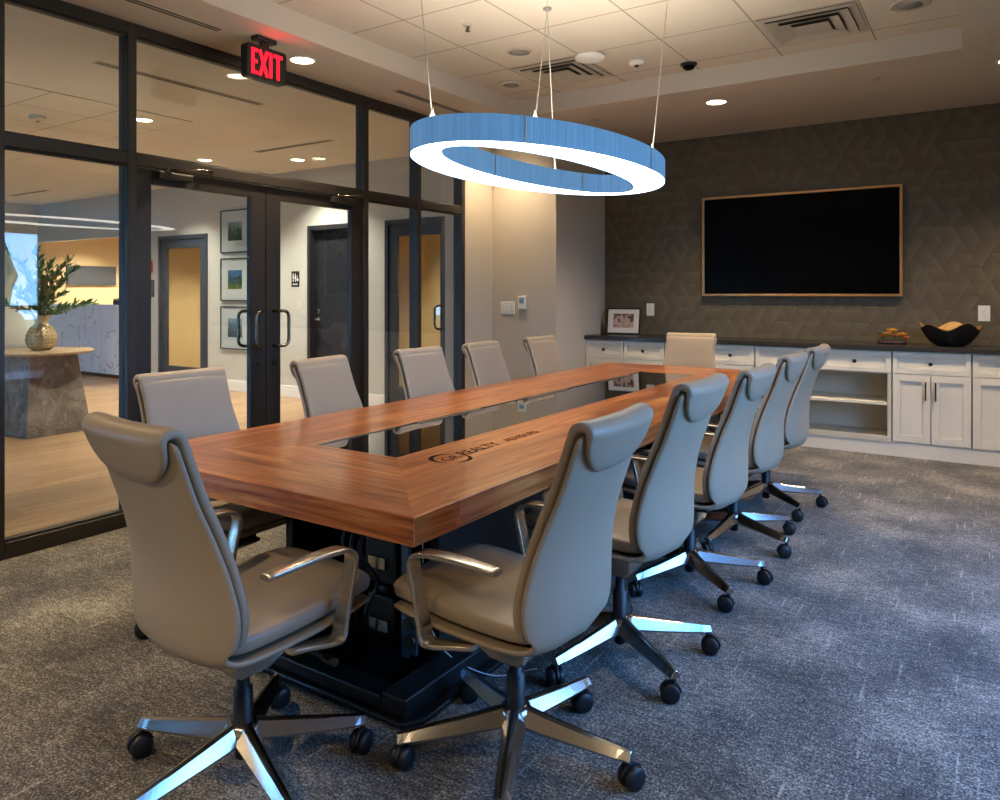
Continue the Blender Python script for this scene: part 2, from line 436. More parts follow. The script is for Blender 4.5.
# walls of the room
MB().box((-3.51, YB, 0), (XR + .15, YB + .15, CZ)).build('wall_back', M['paper'], label='dark olive wall with embossed triangle pattern', **st)
MB().box((-4.40, 5.71, 0), (-4.25, 6.31, CZ)).build('wall_left', M['wall'], label='beige wall strip beside the glazed partition', **st)
MB().box((-4.40, 6.31, 0), (-3.51, YB + .15, CZ)).build('wall_column', M['wall'], label='beige boxed column in the far left corner', **st)
MB().box((-4.26, YF - .15, 0), (XR + .15, YF, CZ)).build('wall_front', M['wall'], label='beige wall behind the viewer', **st)
# right wall with two bands of openings
wy0, wy1 = 1.5, 4.57
b = MB()
b.box((XR, YF, 0), (XR + .15, wy0, CZ)); b.box((XR, wy1, 0), (XR + .15, YB, CZ))
b.box((XR, wy0, 0), (XR + .15, wy1, .42)); b.box((XR, wy0, 2.12), (XR + .15, wy1, CZ))
b.build('wall_right', M['wall'], label='beige window wall on the right side', **st)
ys = [wy0, 2.52, 3.55, wy1]
for i in range(3):
    w = empty('window_%d' % (i + 1), (XR + .07, (ys[i] + ys[i + 1]) / 2, .42), kind='structure')
    hw = (ys[i + 1] - ys[i]) / 2
    f = MB()
    f.box((-.04, -hw, 0), (.04, -hw + .05, 1.70)); f.box((-.04, hw - .05, 0), (.04, hw, 1.70))
    f.box((-.04, -hw, 0), (.04, hw, .05)); f.box((-.04, -hw, 1.65), (.04, hw, 1.70)); f.box((-.04, -hw, .72), (.04, hw, .78))
    f.build('window_frame', M['frame_dark'], w)
    g = MB(); g.box((-.004, -hw + .05, .05), (.004, hw - .05, .72)); g.box((-.004, -hw + .05, .78), (.004, hw - .05, 1.65)); g.build('pane', M['glass'], w)
for i, (p, q) in enumerate((((-4.16, 5.71), (-4.16, 6.31)), ((-4.16, 6.31), (-3.51, 6.31)), ((-3.51, 6.31), (-3.51, YB)))):
    pass

# ------------------------------------------------------------------ glazed partition
FZ = M['frame_dark']
def bar(b, y0, y1, z0, z1, x0=-4.26, x1=-4.16): b.box((x0, y0, z0), (x1, y1, z1))
b = MB()
mull = [(-2.2, -2.15), (-.35, -.30), (1.71, 1.763), (2.405, 2.459), (4.35, 4.40), (5.01, 5.06), (5.655, 5.71)]
for y0, y1 in mull: bar(b, y0, y1, 0, CZ)
for y0, y1 in zip([m[1] for m in mull[:-1]], [m[0] for m in mull[1:]]):
    bar(b, y0, y1, 2.095, 2.162); bar(b, y0, y1, 2.85, CZ)
    if abs(y0 - 2.459) > .01: bar(b, y0, y1, 0, .085)
# glazing beads
for y0, y1 in zip([m[1] for m in mull[:-1]], [m[0] for m in mull[1:]]):
    b.box((-4.20, y0, 2.835), (-4.175, y1, 2.85)); b.box((-4.20, y0, 2.162), (-4.175, y1, 2.175))
    if abs(y0 - 2.459) > .01:
        b.box((-4.20, y0, 2.08), (-4.175, y1, 2.095)); b.box((-4.20, y0, .085), (-4.175, y1, .10))
b.build('window_partition_frame', FZ, bevel=.003, seg=1, label='dark metal frame of the glazed partition', **st)
k = 4
for y0, y1 in zip([m[1] for m in mull[:-1]], [m[0] for m in mull[1:]]):
    g = MB(); g.box((-4.212, y0, 2.162), (-4.204, y1, 2.85))
    if abs(y0 - 2.459) > .01: g.box((-4.212, y0, .085), (-4.204, y1, 2.095))
    g.build('window_%d' % k, M['glass'], **st); k += 1

def door_leaf(name, y0, y1, hinge_left, label):
    d = empty(name, (-4.205, (y0 + y1) / 2, 0), label=label, kind='structure')
    hw = (y1 - y0) / 2
    f = MB(); t = .022
    sl, sr = (.10, .125) if hinge_left else (.125, .12)
    f.box((-t, -hw, .01), (t, -hw + sl, 2.088)); f.box((-t, hw - sr, .01), (t, hw, 2.088))
    f.box((-t, -hw + sl, .01), (t, hw - sr, .26)); f.box((-t, -hw + sl, 2.0), (t, hw - sr, 2.088))
    f.build('door_frame', M['door_dark'], d, bevel=.003, seg=1)
    MB().box((-.004, -hw + sl, .26), (.004, hw - sr, 2.0)).build('pane', M['glass'], d)
    # pull handles on both faces
    ym = hw - .06 if hinge_left else -hw + .06
    off = -.075 if hinge_left else .075
    for sx in (1, -1):
        z0, z1 = .985, 1.225
        X = sx * .022; Xo = sx * .095
        P = [(X, ym, z0), (Xo - sx * .03, ym + off * .1, z0), (Xo, ym + off * .45, z0), (Xo, ym + off * .85, z0 + .012), (Xo, ym + off, z0 + .045),
             (Xo, ym + off, (z0 + z1) / 2), (Xo, ym + off, z1 - .045), (Xo, ym + off * .85, z1 - .012), (Xo, ym + off * .45, z1), (Xo - sx * .03, ym + off * .1, z1), (X, ym, z1)]
        MB().tube(resample(P, 41), .0115, 10).build('door_handle', M['handle_metal'], d)
    MB().cyl((.022, ym, .86), .014, 0, .012, 'x', 14).build('lock_cylinder', M['handle_metal'], d)
    # closer on the room face
    c = MB()
    ya = -hw + .12 if hinge_left else hw - .35
    c.box((.022, ya, 2.035), (.070, ya + .23, 2.080)); c.build('door_closer', M['door_dark'], d, bevel=.008)
    a = MB(); yb = ya + .06
    a.tube([(.06, yb, 2.09), (.17, yb + .17, 2.10)], .009, 8); a.tube([(.17, yb + .17, 2.10), (.04, yb + .33, 2.13)], .007, 8)
    a.cyl((.06, yb, 0), .016, 2.08, 2.105); a.build('closer_arm', M['handle_metal'], d)
    return d
door_leaf('door_1', 2.463, 3.402, True, 'left leaf of the dark glazed double door')
door_leaf('door_2', 3.407, 4.346, False, 'right leaf of the dark glazed double door')
MB().box((-4.24, 2.46, 0), (-4.17, 4.35, .008)).build('trim_threshold', M['handle_metal'], **st)

# ------------------------------------------------------------------ lobby shell
LY = 6.55
b = MB()
def wallrun(b, x0, x1, z0, z1, y0=LY, y1=LY + .12): b.box((x0, y0, z0), (x1, y1, z1))
D1 = (-10.49, -9.30, 2.17); D2 = (-7.24, -6.26, 2.17); D3 = (-5.93, -4.94, 2.17)
wallrun(b, -11.25, D1[0], 0, CZ); wallrun(b, D1[1], D2[0], 0, CZ); wallrun(b, D2[1], D3[0], 0, CZ); wallrun(b, D3[1], -4.24, 0, CZ)
for d in (D1, D2, D3): wallrun(b, d[0], d[1], d[2], CZ)
wallrun(b, -15.5, -11.25, 2.25, CZ)
b.build('wall_lobby', M['wall_lobby'], label='pale lobby wall with doors and framed prints', **st)
MB().box((-15.5, 10.2, 0), (-4.3, 10.3, 2.8)).build('wall_lobby_rear', M['wall_tan'], **st)
MB().box((-11.37, LY + .12, 0), (-11.25, 9.5, 2.8)).build('wall_nook', M['wall_tan'], **st)
MB().box((-14.35, LY + .02, 0), (-14.2, 10.2, 2.8)).build('wall_tan', M['wall_tan'], label='tan wall behind the reception desk', **st)
MB().box((-15.5, YF - 1.8, 0), (-14.2, LY + .02, CZ)).build('wall_lobby_side', M['wall_lobby'], **st)
MB().box((-11.1, 8.3, 0), (-4.3, 8.4, 2.7)).build('wall_office', M['wall_tan'], label='tan wall behind the glazed lobby doors', **st)
MB().box((-7.6, LY + .12, 0), (-7.5, 8.3, 2.7)).build('wall_office_divider', M['wall_tan'], **st)
MB().box((-4.42, LY + .12, 0), (-4.3, 8.3, 2.7)).build('wall_office_end', M['wall_tan'], **st)
# lobby front wall with windows
b = MB(); y0, y1 = YF - 1.95, YF - 1.8
b.box((-15.5, y0, 0), (-4.21, y1, .4)); b.box((-15.5, y0, 2.4), (-4.21, y1, CZ))
xs = [-15.5, -14.0, -12.0, -10.0, -8.0, -6.0, -4.21]
for x in xs[1:-1]: b.box((x - .26, y0, .4), (x + .26, y1, 2.4))
b.box((-4.5, y0, .4), (-4.21, y1, 2.4)); b.box((-15.5, y0, .4), (-15.2, y1, 2.4))
b.build('wall_lobby_front', M['wall_lobby'], **st)
k = 11
for x0, x1 in zip(xs[:-1], xs[1:]):
    a0, a1 = max(x0 + .26, -15.2), min(x1 - .26, -4.5)
    w = empty('window_%d' % k, ((a0 + a1) / 2, y0 + .07, .4), kind='structure'); k += 1
    hw = (a1 - a0) / 2
    f = MB(); f.box((-hw, -.03, 0), (-hw + .04, .03, 2)); f.box((hw - .04, -.03, 0), (hw, .03, 2)); f.box((-hw, -.03, 0), (hw, .03, .04)); f.box((-hw, -.03, 1.96), (hw, .03, 2)); f.build('window_frame', FZ, w)
    MB().box((-hw, -.003, 0), (hw, .003, 2)).build('pane', M['glass'], w)
MB().box((-4.21, YF - 1.95, 0), (-4.10, YF, CZ)).build('wall_lobby_return', M['wall_lobby'], **st)
# baseboards
b = MB()
for x0, x1 in ((-11.25, D1[0] - .0), (D1[1], D2[0]), (D2[1], D3[0]), (D3[1], -4.27)): b.box((x0, LY - .016, 0), (x1, LY, .15))
b.build('baseboard_lobby', M['white_trim'], bevel=.004, seg=1, **st)

def glazed_door(name, D, label, knob_right, mat):
    x0, x1, zt = D
    d = empty(name, ((x0 + x1) / 2, LY, 0), label=label, kind='structure')
    hw = (x1 - x0) / 2
    f = MB(); f.box((-hw, -.02, 0), (-hw + .055, .13, zt + .03)); f.box((hw - .055, -.02, 0), (hw, .13, zt + .03)); f.box((-hw + .055, -.02, zt - .03), (hw - .055, .13, zt + .03))
    f.build('door_jamb', mat, d, bevel=.004, seg=1)
    l = MB(); a = hw - .058
    l.box((-a, 0, .01), (-a + .12, .045, zt - .035)); l.box((a - .12, 0, .01), (a, .045, zt - .035)); l.box((-a + .12, 0, .01), (a - .12, .045, .27)); l.box((-a + .12, 0, zt - .16), (a - .12, .045, zt - .035))
    l.build('door_frame', mat, d, bevel=.003, seg=1)
    MB().box((-a + .12, .018, .27), (a - .12, .026, zt - .16)).build('pane', M['glass'], d)
    s = 1 if knob_right else -1
    xm = s * (a - .05)
    P = [(xm, 0, .95), (xm - s * .01, -.05, .95), (xm - s * .06, -.07, .955), (xm - s * .09, -.07, .99), (xm - s * .09, -.07, 1.08), (xm - s * .09, -.07, 1.17), (xm - s * .06, -.07, 1.205), (xm - s * .01, -.05, 1.21), (xm, 0, 1.21)]
    MB().tube(resample(P, 33), .012, 8).build('door_handle', M['black_metal'], d)
    return d
glazed_door('door_3', D1, 'dark framed glazed door beside the framed prints', False, simple('daylit_door_paint', srgb(58, 64, 72), .4))  # slate blue tone is daylight put into the dark door colour
glazed_door('door_4', D3, 'dark framed glazed door at the right end of the lobby', True, M['door_dark'])
d = empty('door_5', ((D2[0] + D2[1]) / 2, LY, 0), label='solid dark restroom door in a recess', kind='structure')
hw = (D2[1] - D2[0]) / 2
f = MB(); f.box((-hw, -.02, 0), (-hw + .055, .13, 2.2)); f.box((hw - .055, -.02, 0), (hw, .13, 2.2)); f.box((-hw + .055, -.02, 2.14), (hw - .055, .13, 2.2)); f.build('door_jamb', M['door_dark'], d, bevel=.004, seg=1)
MB().box((-hw + .055, .075, .01), (hw - .055, .12, 2.138)).build('door_leaf', simple('restroom_door_paint', srgb(38, 36, 38), .25), d)
hnd = MB(); hnd.cyl((-hw + .12, .05, 1.02), .028, 0, .025, 'y', 18); hnd.tube([(-hw + .12, .05, 1.02), (-hw + .12, .0, 1.02), (-hw + .15, -.01, 1.02), (-hw + .24, -.01, 1.015)], .012, 8); hnd.cyl((-hw + .12, .055, 1.12), .026, 0, .02, 'y', 18)
hnd.build('door_handle', M['alu'], d)

# ------------------------------------------------------------------ executive chairs
SP = [(.295, .440), (.265, .452), (.20, .446), (.08, .430), (-.06, .418), (-.15, .412), (-.200, .424), (-.230, .455), (-.238, .51), (-.236, .58), (-.236, .66), (-.250, .75), (-.276, .84), (-.306, .935), (-.330, 1.000)]
WD = [.19, .22, .235, .24, .24, .234, .226, .238, .255, .259, .244, .225, .214, .212, .219]
CV = [.004, .008, .012, .015, .02, .03, .042, .056, .060, .055, .046, .038, .030, .026, .024]   # how far the side edges wrap inwards
def spine(t):
    y, z, w, c = crom([(a[0], a[1], w, c) for a, w, c in zip(SP, WD, CV)], t)
    e = .02
    n = len(SP) - 1
    a = crom(SP, max(0, t - e)); b2 = crom(SP, min(n, t + e))
    ty, tz = b2[0] - a[0], b2[1] - a[1]; l = math.hypot(ty, tz)
    ty, tz = ty / l, tz / l
    # inward normal: seat -> up, back -> forward
    ny, nz = -tz * -1, ty * -1
    return y, z, w, c, ny, nz
def sgnpow(v, p): return math.copysign(abs(v) ** p, v)
def loft(b, t0, t1, n, off, h, wscale=1.0, winset=0.0, N=36, endround=.02, puff=0.0, wfun=None, hfun=None):
    rings = []
    for i in range(n):
        f = i / (n - 1)
        t = lerp(t0, t1, f)
        y, z, w, c, ny, nz = spine(t)
        w = w * wscale - winset
        # rounded ends: squeeze section near start/end
        d = min(f, 1 - f) * n
        k = 1.0
        if d < 3: k = math.sqrt(max(0.0, 1 - ((3 - d) / 3.0) ** 2)) * .9 + .1
        hh = (hfun(f) if hfun else h) * k
        ww = (w - endround) + endround * k
        if wfun: ww *= wfun(f)
        ring = []
        for j in range(N):
            a = 2 * PI * j / N
            u = sgnpow(math.cos(a), .3); v = sgnpow(math.sin(a), .5)
            x = ww * u
            curve = c * (abs(x) / .25) ** 2.2
            o = off + hh * v + curve + (puff * (1 - u * u) if v > 0 else 0) * k
            ring.append((x, y + ny * o, z + nz * o))
        rings.append(ring)
    b.rings(rings)

def make_chair(name):
    root = empty(name)
    m = MB(); loft(m, 0, 14, 84, 0, .0115); m.build('shell', M['shell'], root)
    m = MB(); loft(m, .35, 5.75, 30, .043, .029, winset=.012, endround=.05, puff=.008); m.build('seat_cushion', M['leather'], root)
    m = MB(); loft(m, 7.0, 13.95, 48, .0275, .016, winset=.006, endround=.02, puff=.006); m.build('backrest_cushion', M['leather'], root)
    # headrest roll folded over the top with a half-moon flap behind
    y, z, w, c, ny, nz = spine(14)
    ty, tz = -nz, ny      # tangent pointing up
    def pt(al, o): return (y + ty * al + ny * o, z + tz * al + nz * o)
    prof = [pt(-.035, .027), pt(-.002, .026), pt(.012, .017), pt(.016, -.001), pt(.008, -.014), pt(-.012, -.018), pt(-.036, -.019), pt(-.060, -.0185), pt(-.084, -.017), pt(-.103, -.014), pt(-.118, -.008)]
    hw = [.208, .209, .208, .207, .206, .204, .196, .178, .148, .102, .012]
    th = [.012, .017, .018, .018, .017, .013, .012, .012, .011, .008, .004]
    n = 46; rings = []
    for i in range(n):
        t = (len(prof) - 1) * i / (n - 1)
        py, pz, ww, hh = crom([(p[0], p[1], a, b2) for p, a, b2 in zip(prof, hw, th)], t)
        q0 = crom(prof, max(0, t - .05)); q1 = crom(prof, min(len(prof) - 1, t + .05))
        dy, dz = q1[0] - q0[0], q1[1] - q0[1]; l = math.hypot(dy, dz) or 1
        oy, oz = -dz / l, dy / l     # outward side
        ring = []
        cc = .024
        for j in range(36):
            a = 2 * PI * j / 36
            u = sgnpow(math.cos(a), .36); v = sgnpow(math.sin(a), .7 if math.sin(a) > 0 else .3)
            x = ww * u
            cur = cc * (abs(x) / .25) ** 2.2
            ring.append((x, py + oy * hh * v + ny * cur, pz + oz * hh * v + nz * cur))
        rings.append(ring)
    m = MB(); m.rings(rings); m.build('headrest', M['leather'], root)
    # arms
    for s in (-1, 1):
        P = [(-.02, .424), (.04, .420), (.088, .418), (.112, .430), (.122, .47), (.140, .55), (.154, .608), (.153, .638), (.128, .656), (.07, .661), (-.02, .659), (-.118, .652)]
        Wt = [.020, .023, .026, .027, .026, .025, .024, .024, .024, .024, .023, .019]
        n = 60; rings = []
        for i in range(n):
            t = (len(P) - 1) * i / (n - 1)
            py, pz, ww = crom([(p[0], p[1], w_) for p, w_ in zip(P, Wt)], t)
            q0 = crom(P, max(0, t - .05)); q1 = crom(P, min(len(P) - 1, t + .05))
            dy, dz = q1[0] - q0[0], q1[1] - q0[1]; l = math.hypot(dy, dz)
            oy, oz = -dz / l, dy / l
            xc = s * (lerp(.235, .278, min(1, i / 14)))
            sec = rounded_rect(2 * ww, .014, .004, 3)
            rings.append([(xc + a, py + oy * b2, pz + oz * b2) for a, b2 in sec])
        m = MB(); m.rings(rings); m.build('armrest', M['alu_arm'], root)
    # mechanism under the seat
    m = MB(); m.prism([(-.066, .345), (-.062, .310), (-.040, .296), (.05, .298), (.16, .350), (.16, .365), (-.066, .365)], -.058, .058, 'x'); mech = m.build('tilt_mechanism', M['alu_arm'], root, bevel=.008)
    m = MB(); m.box((-.052, -.10, .361), (.052, .14, .412)); m.build('seat_plate', M['black_plastic'], mech, bevel=.004)
    m = MB(); m.tube([(.05, .07, .375), (.13, .10, .362), (.225, .12, .345)], .006, 8); m.cyl((.225, .12, .345), .011, -.02, .03, 'x', 12); m.build('lever', M['black_plastic'], mech)
    m = MB(); m.lathe([(.018, .300), (.018, .25), (.027, .245), (.027, .16), (.030, .155), (.030, .10), (.022, .095), (.022, .055), (.016, .05)], n=24); m.build('gas_column', M['black_plastic'], root)
    base = MB(); base.lathe([(.028, .098), (.046, .104), (.050, .125), (.044, .150), (.032, .156), (.028, .156)], n=30); hub = base.build('base_hub', M['alu'], root)
    for k in range(5):
        l = empty_dummy = None
        a = 2 * PI * k / 5
        Mx = Matrix.Rotation(a, 4, 'Z')
        m = MB(); rings = []
        n = 18
        for i in range(n):
            f = i / (n - 1); r = lerp(.032, .345, f)
            top = lerp(.156, .106, f ** .9); ht = lerp(.052, .026, f); wd = lerp(.036, .023, f)
            if f > .94: wd *= .9
            sec = [(-wd * .9, top - ht), (-wd, top - ht * .82), (-wd * .36, top - .002), (0, top + .001), (wd * .36, top - .002), (wd, top - ht * .82), (wd * .9, top - ht)]
            rings.append([Mx @ Vector((r, p[0], p[1])) for p in sec])
        m.rings(rings, smooth=False)
        for f in m.bm.faces: f.smooth = False
        lg = m.build('leg', M['alu'], root, bevel=.002, seg=1)
        # caster
        m = MB()
        C = Mx @ Vector((.335, 0, 0))
        m.cyl((C.x, C.y, 0), .008, .045, .09, 'z', 10)
        sw = Matrix.Rotation(a * 2.3 + .9, 4, 'Z')
        for sgn in (-1, 1):
            rings = []
            for (r, h) in ((.012, .004), (.030, .005), (.0325, .009), (.0325, .020), (.029, .025), (.010, .026)):
                ring = []
                for j in range(22):
                    t = 2 * PI * j / 22
                    p = sw @ Vector((r * math.cos(t) - .012, sgn * h, r * math.sin(t)))
                    ring.append((C.x + p.x, C.y + p.y, .0325 + p.z))
                rings.append(ring)
            m.rings(rings)
        # hood over the wheels
        rings = []
        for h in (-.006, .006):
            ring = []
            for j in range(12):
                t = PI * j / 11
                p = sw @ Vector((.036 * math.cos(t) - .012, h, .036 * math.sin(t)))
                ring.append((C.x + p.x, C.y + p.y, .034 + p.z))
            rings.append(ring)
        m.rings(rings)
        m.build('caster', M['black_plastic'], lg)
    return root

proto = make_chair('office_chair')
LOWER = {'leg', 'gas_column', 'base_hub', 'caster'}
def place_chair(x, y, rz, base_deg, label, group, first=False, dz=0.0):
    """rz turns the whole chair; base_deg is the world direction of one leg"""
    c = proto if first else copy_tree(proto)
    c.location = (x, y, 0); c.rotation_euler = (0, 0, rz)
    rot = R(base_deg) - rz
    for ch in children_of(c):
        s = ch.name.split('.')[0]
        if s in ('leg', 'base_hub'): ch.rotation_euler = (0, 0, rot)
        elif s != 'gas_column': ch.location = (0, 0, dz)
    props(c, label, 'chair', group)
    return c
chairs = [
    (-1.75, 1.345, R(-5), 53, 'taupe leather office chair at the near end of the table, its back to the viewer', 'chairs at the table ends', 0),
    (-1.155, 1.835, R(91), -136, 'taupe office chair at the near right corner, first of the right row', 'chairs along the right side', -.006),
    (-1.15, 2.555, R(90), -34, 'second office chair of the right row, blue daylight on its back', 'chairs along the right side', .018),
    (-1.175, 3.39, R(90), -42, 'third and middle office chair of the right row', 'chairs along the right side', -.012),
    (-1.175, 4.11, R(90), -24, 'fourth office chair of the right row, overlapping the last one', 'chairs along the right side', 0),
    (-1.19, 4.87, R(90), -42, 'last office chair of the right row, nearest the open cabinet shelves', 'chairs along the right side', -.008),
    (-2.70, 1.985, R(-90), 40, 'office chair behind the near end chair, first of the left row', 'chairs along the left side', -.032),
    (-2.69, 2.84, R(-81), 20, 'office chair in front of the glass double door, second of the left row', 'chairs along the left side', -.032),
    (-2.70, 3.63, R(-90), 60, 'middle office chair of the left row', 'chairs along the left side', -.032),
    (-2.70, 4.34, R(-86), 10, 'office chair beside the end of the glass partition, fourth of the left row', 'chairs along the left side', -.032),
    (-2.70, 5.13, R(-90), 30, 'last office chair of the left row, below the light switches', 'chairs along the left side', -.032),
    (-2.12, 5.92, R(184), 75, 'office chair at the far end of the table, facing the viewer', 'chairs at the table ends', -.03),
]
for c in children_of(proto): pass
rest = chairs[1:]
for ch in rest:
    place_chair(*ch[:6], dz=ch[6])
place_chair(*chairs[0][:6], first=True, dz=0)

# ------------------------------------------------------------------ conference table
TX, TY = -2.016, 3.715
table = empty('conference_table', (TX, TY, 0), label='long walnut conference table with mitred borders and a black glass centre', cat='table')
hx, hy = .732, 2.185
ix, iy0, iy1 = .205, -1.655, 1.63
zt, zb = .75, .670
b = MB()
outer = [(-hx, -hy), (hx, -hy), (hx, hy), (-hx, hy)]
inner = [(-ix, iy0), (ix, iy0), (ix, iy1), (-ix, iy1)]
for i in range(4):
    j = (i + 1) % 4; mi = 0 if i % 2 == 0 else 1
    for z, flip in ((zt, 0), (zb, 1)):
        b.poly([(outer[i][0], outer[i][1], z), (outer[j][0], outer[j][1], z), (inner[j][0], inner[j][1], z), (inner[i][0], inner[i][1], z)], mi)
    b.poly([(outer[i][0], outer[i][1], zb), (outer[j][0], outer[j][1], zb), (outer[j][0], outer[j][1], zt), (outer[i][0], outer[i][1], zt)], mi)
    b.poly([(inner[i][0], inner[i][1], zb), (inner[j][0], inner[j][1], zb), (inner[j][0], inner[j][1], zt), (inner[i][0], inner[i][1], zt)], mi)
bmesh.ops.remove_doubles(b.bm, verts=b.bm.verts, dist=1e-5)
b.build('tabletop', [M['wood_x'], M['wood_y']], table, bevel=.003)
MB().box((-ix + .001, iy0 + .001, .705), (ix - .001, iy1 - .001, .7485)).build('glass_inset', M['tglass'], table)
b = MB()   # white edge strip along the left of the inset
b.box((-ix - .006, iy0, .749), (-ix + .003, iy1, .7515)); b.build('inset_trim', M['alu_arm'], table)
for k, yy in enumerate((-1.05, -.1, .85)):
    m = MB(); m.box((-ix + .004, yy, .7487), (-ix + .034, yy + .5, .7505)); m.build('flap_rail', simple('brushed_flap_metal_%d' % k, srgb(120, 116, 110), .3, .8), table)
# engraved emblem and lettering
def text_mesh(name, body, size, mat, parent, loc, rot, extrude=.0006, align='LEFT', spacing=1.0, sx=1.0):
    cu = bpy.data.curves.new(name, 'FONT'); cu.body = body; cu.size = size; cu.extrude = extrude; cu.align_x = align; cu.space_character = spacing
    t = bpy.data.objects.new(name + '_tmp', cu); COL.objects.link(t)
    dg = bpy.context.evaluated_depsgraph_get()
    me = bpy.data.meshes.new_from_object(t.evaluated_get(dg))
    bpy.data.objects.remove(t)
    me.name = name
    me.materials.clear(); me.materials.append(mat)
    o = bpy.data.objects.new(name, me); COL.objects.link(o)
    o.parent = parent; o.location = loc; o.rotation_euler = rot; o.scale = (sx, 1, 1)
    return o
ex, ey = -1.635 - TX, 2.155 - TY
b = MB()
def arc_band(b, a0, a1, r, w0, w1, n=30, z=.7506):
    pts_o, pts_i = [], []
    for i in range(n + 1):
        f = i / n; a = R(lerp(a0, a1, f)); w = (w0 * (1 - f) + w1 * f) if w0 != w1 else w0
        w = max(.001, w0 * math.sin(PI * f) ** .7 + .001)
        pts_o.append((ex + (r + w / 2) * math.cos(a), ey + (r + w / 2) * math.sin(a), z)); pts_i.append((ex + (r - w / 2) * math.cos(a), ey + (r - w / 2) * math.sin(a), z))
    for i in range(n): b.poly([pts_o[i], pts_o[i + 1], pts_i[i + 1], pts_i[i]])
arc_band(b, 120, 300, .072, .018, .018); b.build('engraved_emblem', M['ink'], table)
b = MB(); arc_band(b, -40, 92, .072, .015, .015); b.build('engraved_emblem', M['ink'], table)
text_mesh('engraved_lettering', 'GR', .068, M['ink_light'], table, (ex + .022, ey - .045, .7503), (0, 0, R(90)))
text_mesh('engraved_lettering', 'REALTY', .078, M['ink'], table, (ex + .012, ey + .070, .7503), (0, 0, R(90)), spacing=.92)
text_mesh('engraved_lettering', 'ADVISORS', .058, M['ink_light'], table, (ex + .010, ey + .375, .7503), (0, 0, R(90)), spacing=.92)
# pedestals
BM = M['black_metal']
for yy, s in ((-1.35, 1), (1.35, -1)):
    p = empty('pedestal', (0, yy, 0)); p.parent = table
    m = MB()
    m.prism([(-.50, -.62), (.50, -.62), (.54, -.56), (.54, .56), (.50, .62), (-.50, .62), (-.54, .56), (-.54, -.56)], 0, .022)
    m.box((-.50, -.60, .022), (-.40, .60, .085)); m.box((.40, -.60, .022), (.50, .60, .085)); m.box((-.40, -.60, .022), (.40, -.52, .07)); m.box((-.40, .52, .022), (.40, .60, .07))
    m.build('foot_plate', BM, p, bevel=.006)
    m = MB(); m.box((-.40, -.30, .022), (-.36, .40, .60)); m.box((.36, -.30, .022), (.40, .40, .60)); m.box((-.36, .36, .022), (.36, .40, .60)); m.box((-.30, .0, .022), (-.05, .30, .60)); m.build('column_panel', BM, p, bevel=.004)
    m = MB(); m.box((-.55, -.50, .60), (.55, .50, .64)); m.box((-.46, -.60, .64), (-.40, .60, .668)); m.box((.40, -.60, .64), (.46, .60, .668)); m.build('top_bracket', BM, p, bevel=.004)
    m = MB()   # fluted rails between the panels
    for k in range(4): m.box((-.33 + .05 * k, -.50, .022), (-.30 + .05 * k, .30, .045))
    m.build('cable_floor_rail', BM, p)
    if s == 1:
        m = MB(); m.box((.29, -.385, .08), (.325, -.375, .58)); m.box((.29, -.385, .08), (.30, -.33, .58)); m.box((.30, -.39, .10), (.37, -.38, .22)); m.build('mounting_rail', M['metal_blue_lit'], p, bevel=.002)
        for z0 in (.15, .21): 
            m = MB(); m.cyl((.345, -.392, z0), .024, -.012, .004, 'y', 20); m.cyl((.345, -.392, z0), .012, -.014, .006, 'y', 16); m.build('cable_grommet', M['black_plastic'], p)
        m = MB(); m.box((.10, -.36, .30), (.25, -.18, .54)); m.box((.13, -.38, .14), (.26, -.22, .27)); m.box((.16, -.37, .27), (.22, -.2, .30)); m.build('power_unit', M['black_plastic'], p, bevel=.01)
        m = MB(); m.box((.13, -.375, .36), (.21, -.362, .40)); m.build('power_plate', M['alu_arm'], p); m = MB(); m.box((.15, -.395, .15), (.24, -.382, .19)); m.build('power_plate', M['alu_arm'], p)
        m = MB()
        for k in range(3):
            P = [(.08 + .04 * k, -.37, .57), (.05 + .06 * k, -.42 - .02 * k, .45), (.10 + .05 * k, -.40, .33), (.07 + .05 * k, -.43, .22), (.10 + .04 * k, -.40, .12)]
            m.tube(resample(P, 24), .007, 8)
        m.build('cable_bundle', M['black_plastic'], p)
m = MB(); m.box((-.10, -1.0, .60), (.10, 1.0, .63)); m.box((-.10, -1.0, .63), (-.09, 1.0, .668)); m.box((.09, -1.0, .63), (.10, 1.0, .668)); m.build('cable_tray', BM, table, bevel=.003)
P = [(.33, -1.66, .55), (.35, -1.68, .40), (.38, -1.70, .24), (.44, -1.66, .10), (.56, -1.56, .014), (.66, -1.42, .006)]
MB().tube(resample(P, 40), .002, 6).build('white_cord', M['white_cable'], table)

# ------------------------------------------------------------------ pendant light ring
PX, PY, PZ = -1.850, 3.277, 1.95
pend = empty('pendant_light', (PX, PY, PZ), label='oval ring pendant light with blue pleated sides and a white glowing underside', cat='pendant light')
A, B2, Ai, Bi, ht = .4815, .938, .265, .833, .109
N = 160
def ell(a, b_, k, z): t = 2 * PI * k / N; return (a * math.cos(t), b_ * math.sin(t), z)
b = MB()
b.rings([[ell(A, B2, k, 0) for k in range(N)], [ell(A, B2, k, ht) for k in range(N)]], cap=False)
b.rings([[ell(A - .004, B2 - .004, k, 0) for k in range(N)], [ell(A - .004, B2 - .004, k, ht) for k in range(N)]], cap=False)
b.build('outer_shade', M['ring_blue'], pend)
b = MB()
b.rings([[ell(Ai, Bi, k, 0) for k in range(N)], [ell(Ai, Bi, k, ht) for k in range(N)]], cap=False)
b.rings([[ell(Ai + .004, Bi + .004, k, 0) for k in range(N)], [ell(Ai + .004, Bi + .004, k, ht) for k in range(N)]], cap=False)
b.build('inner_shade', M['ring_blue'], pend)
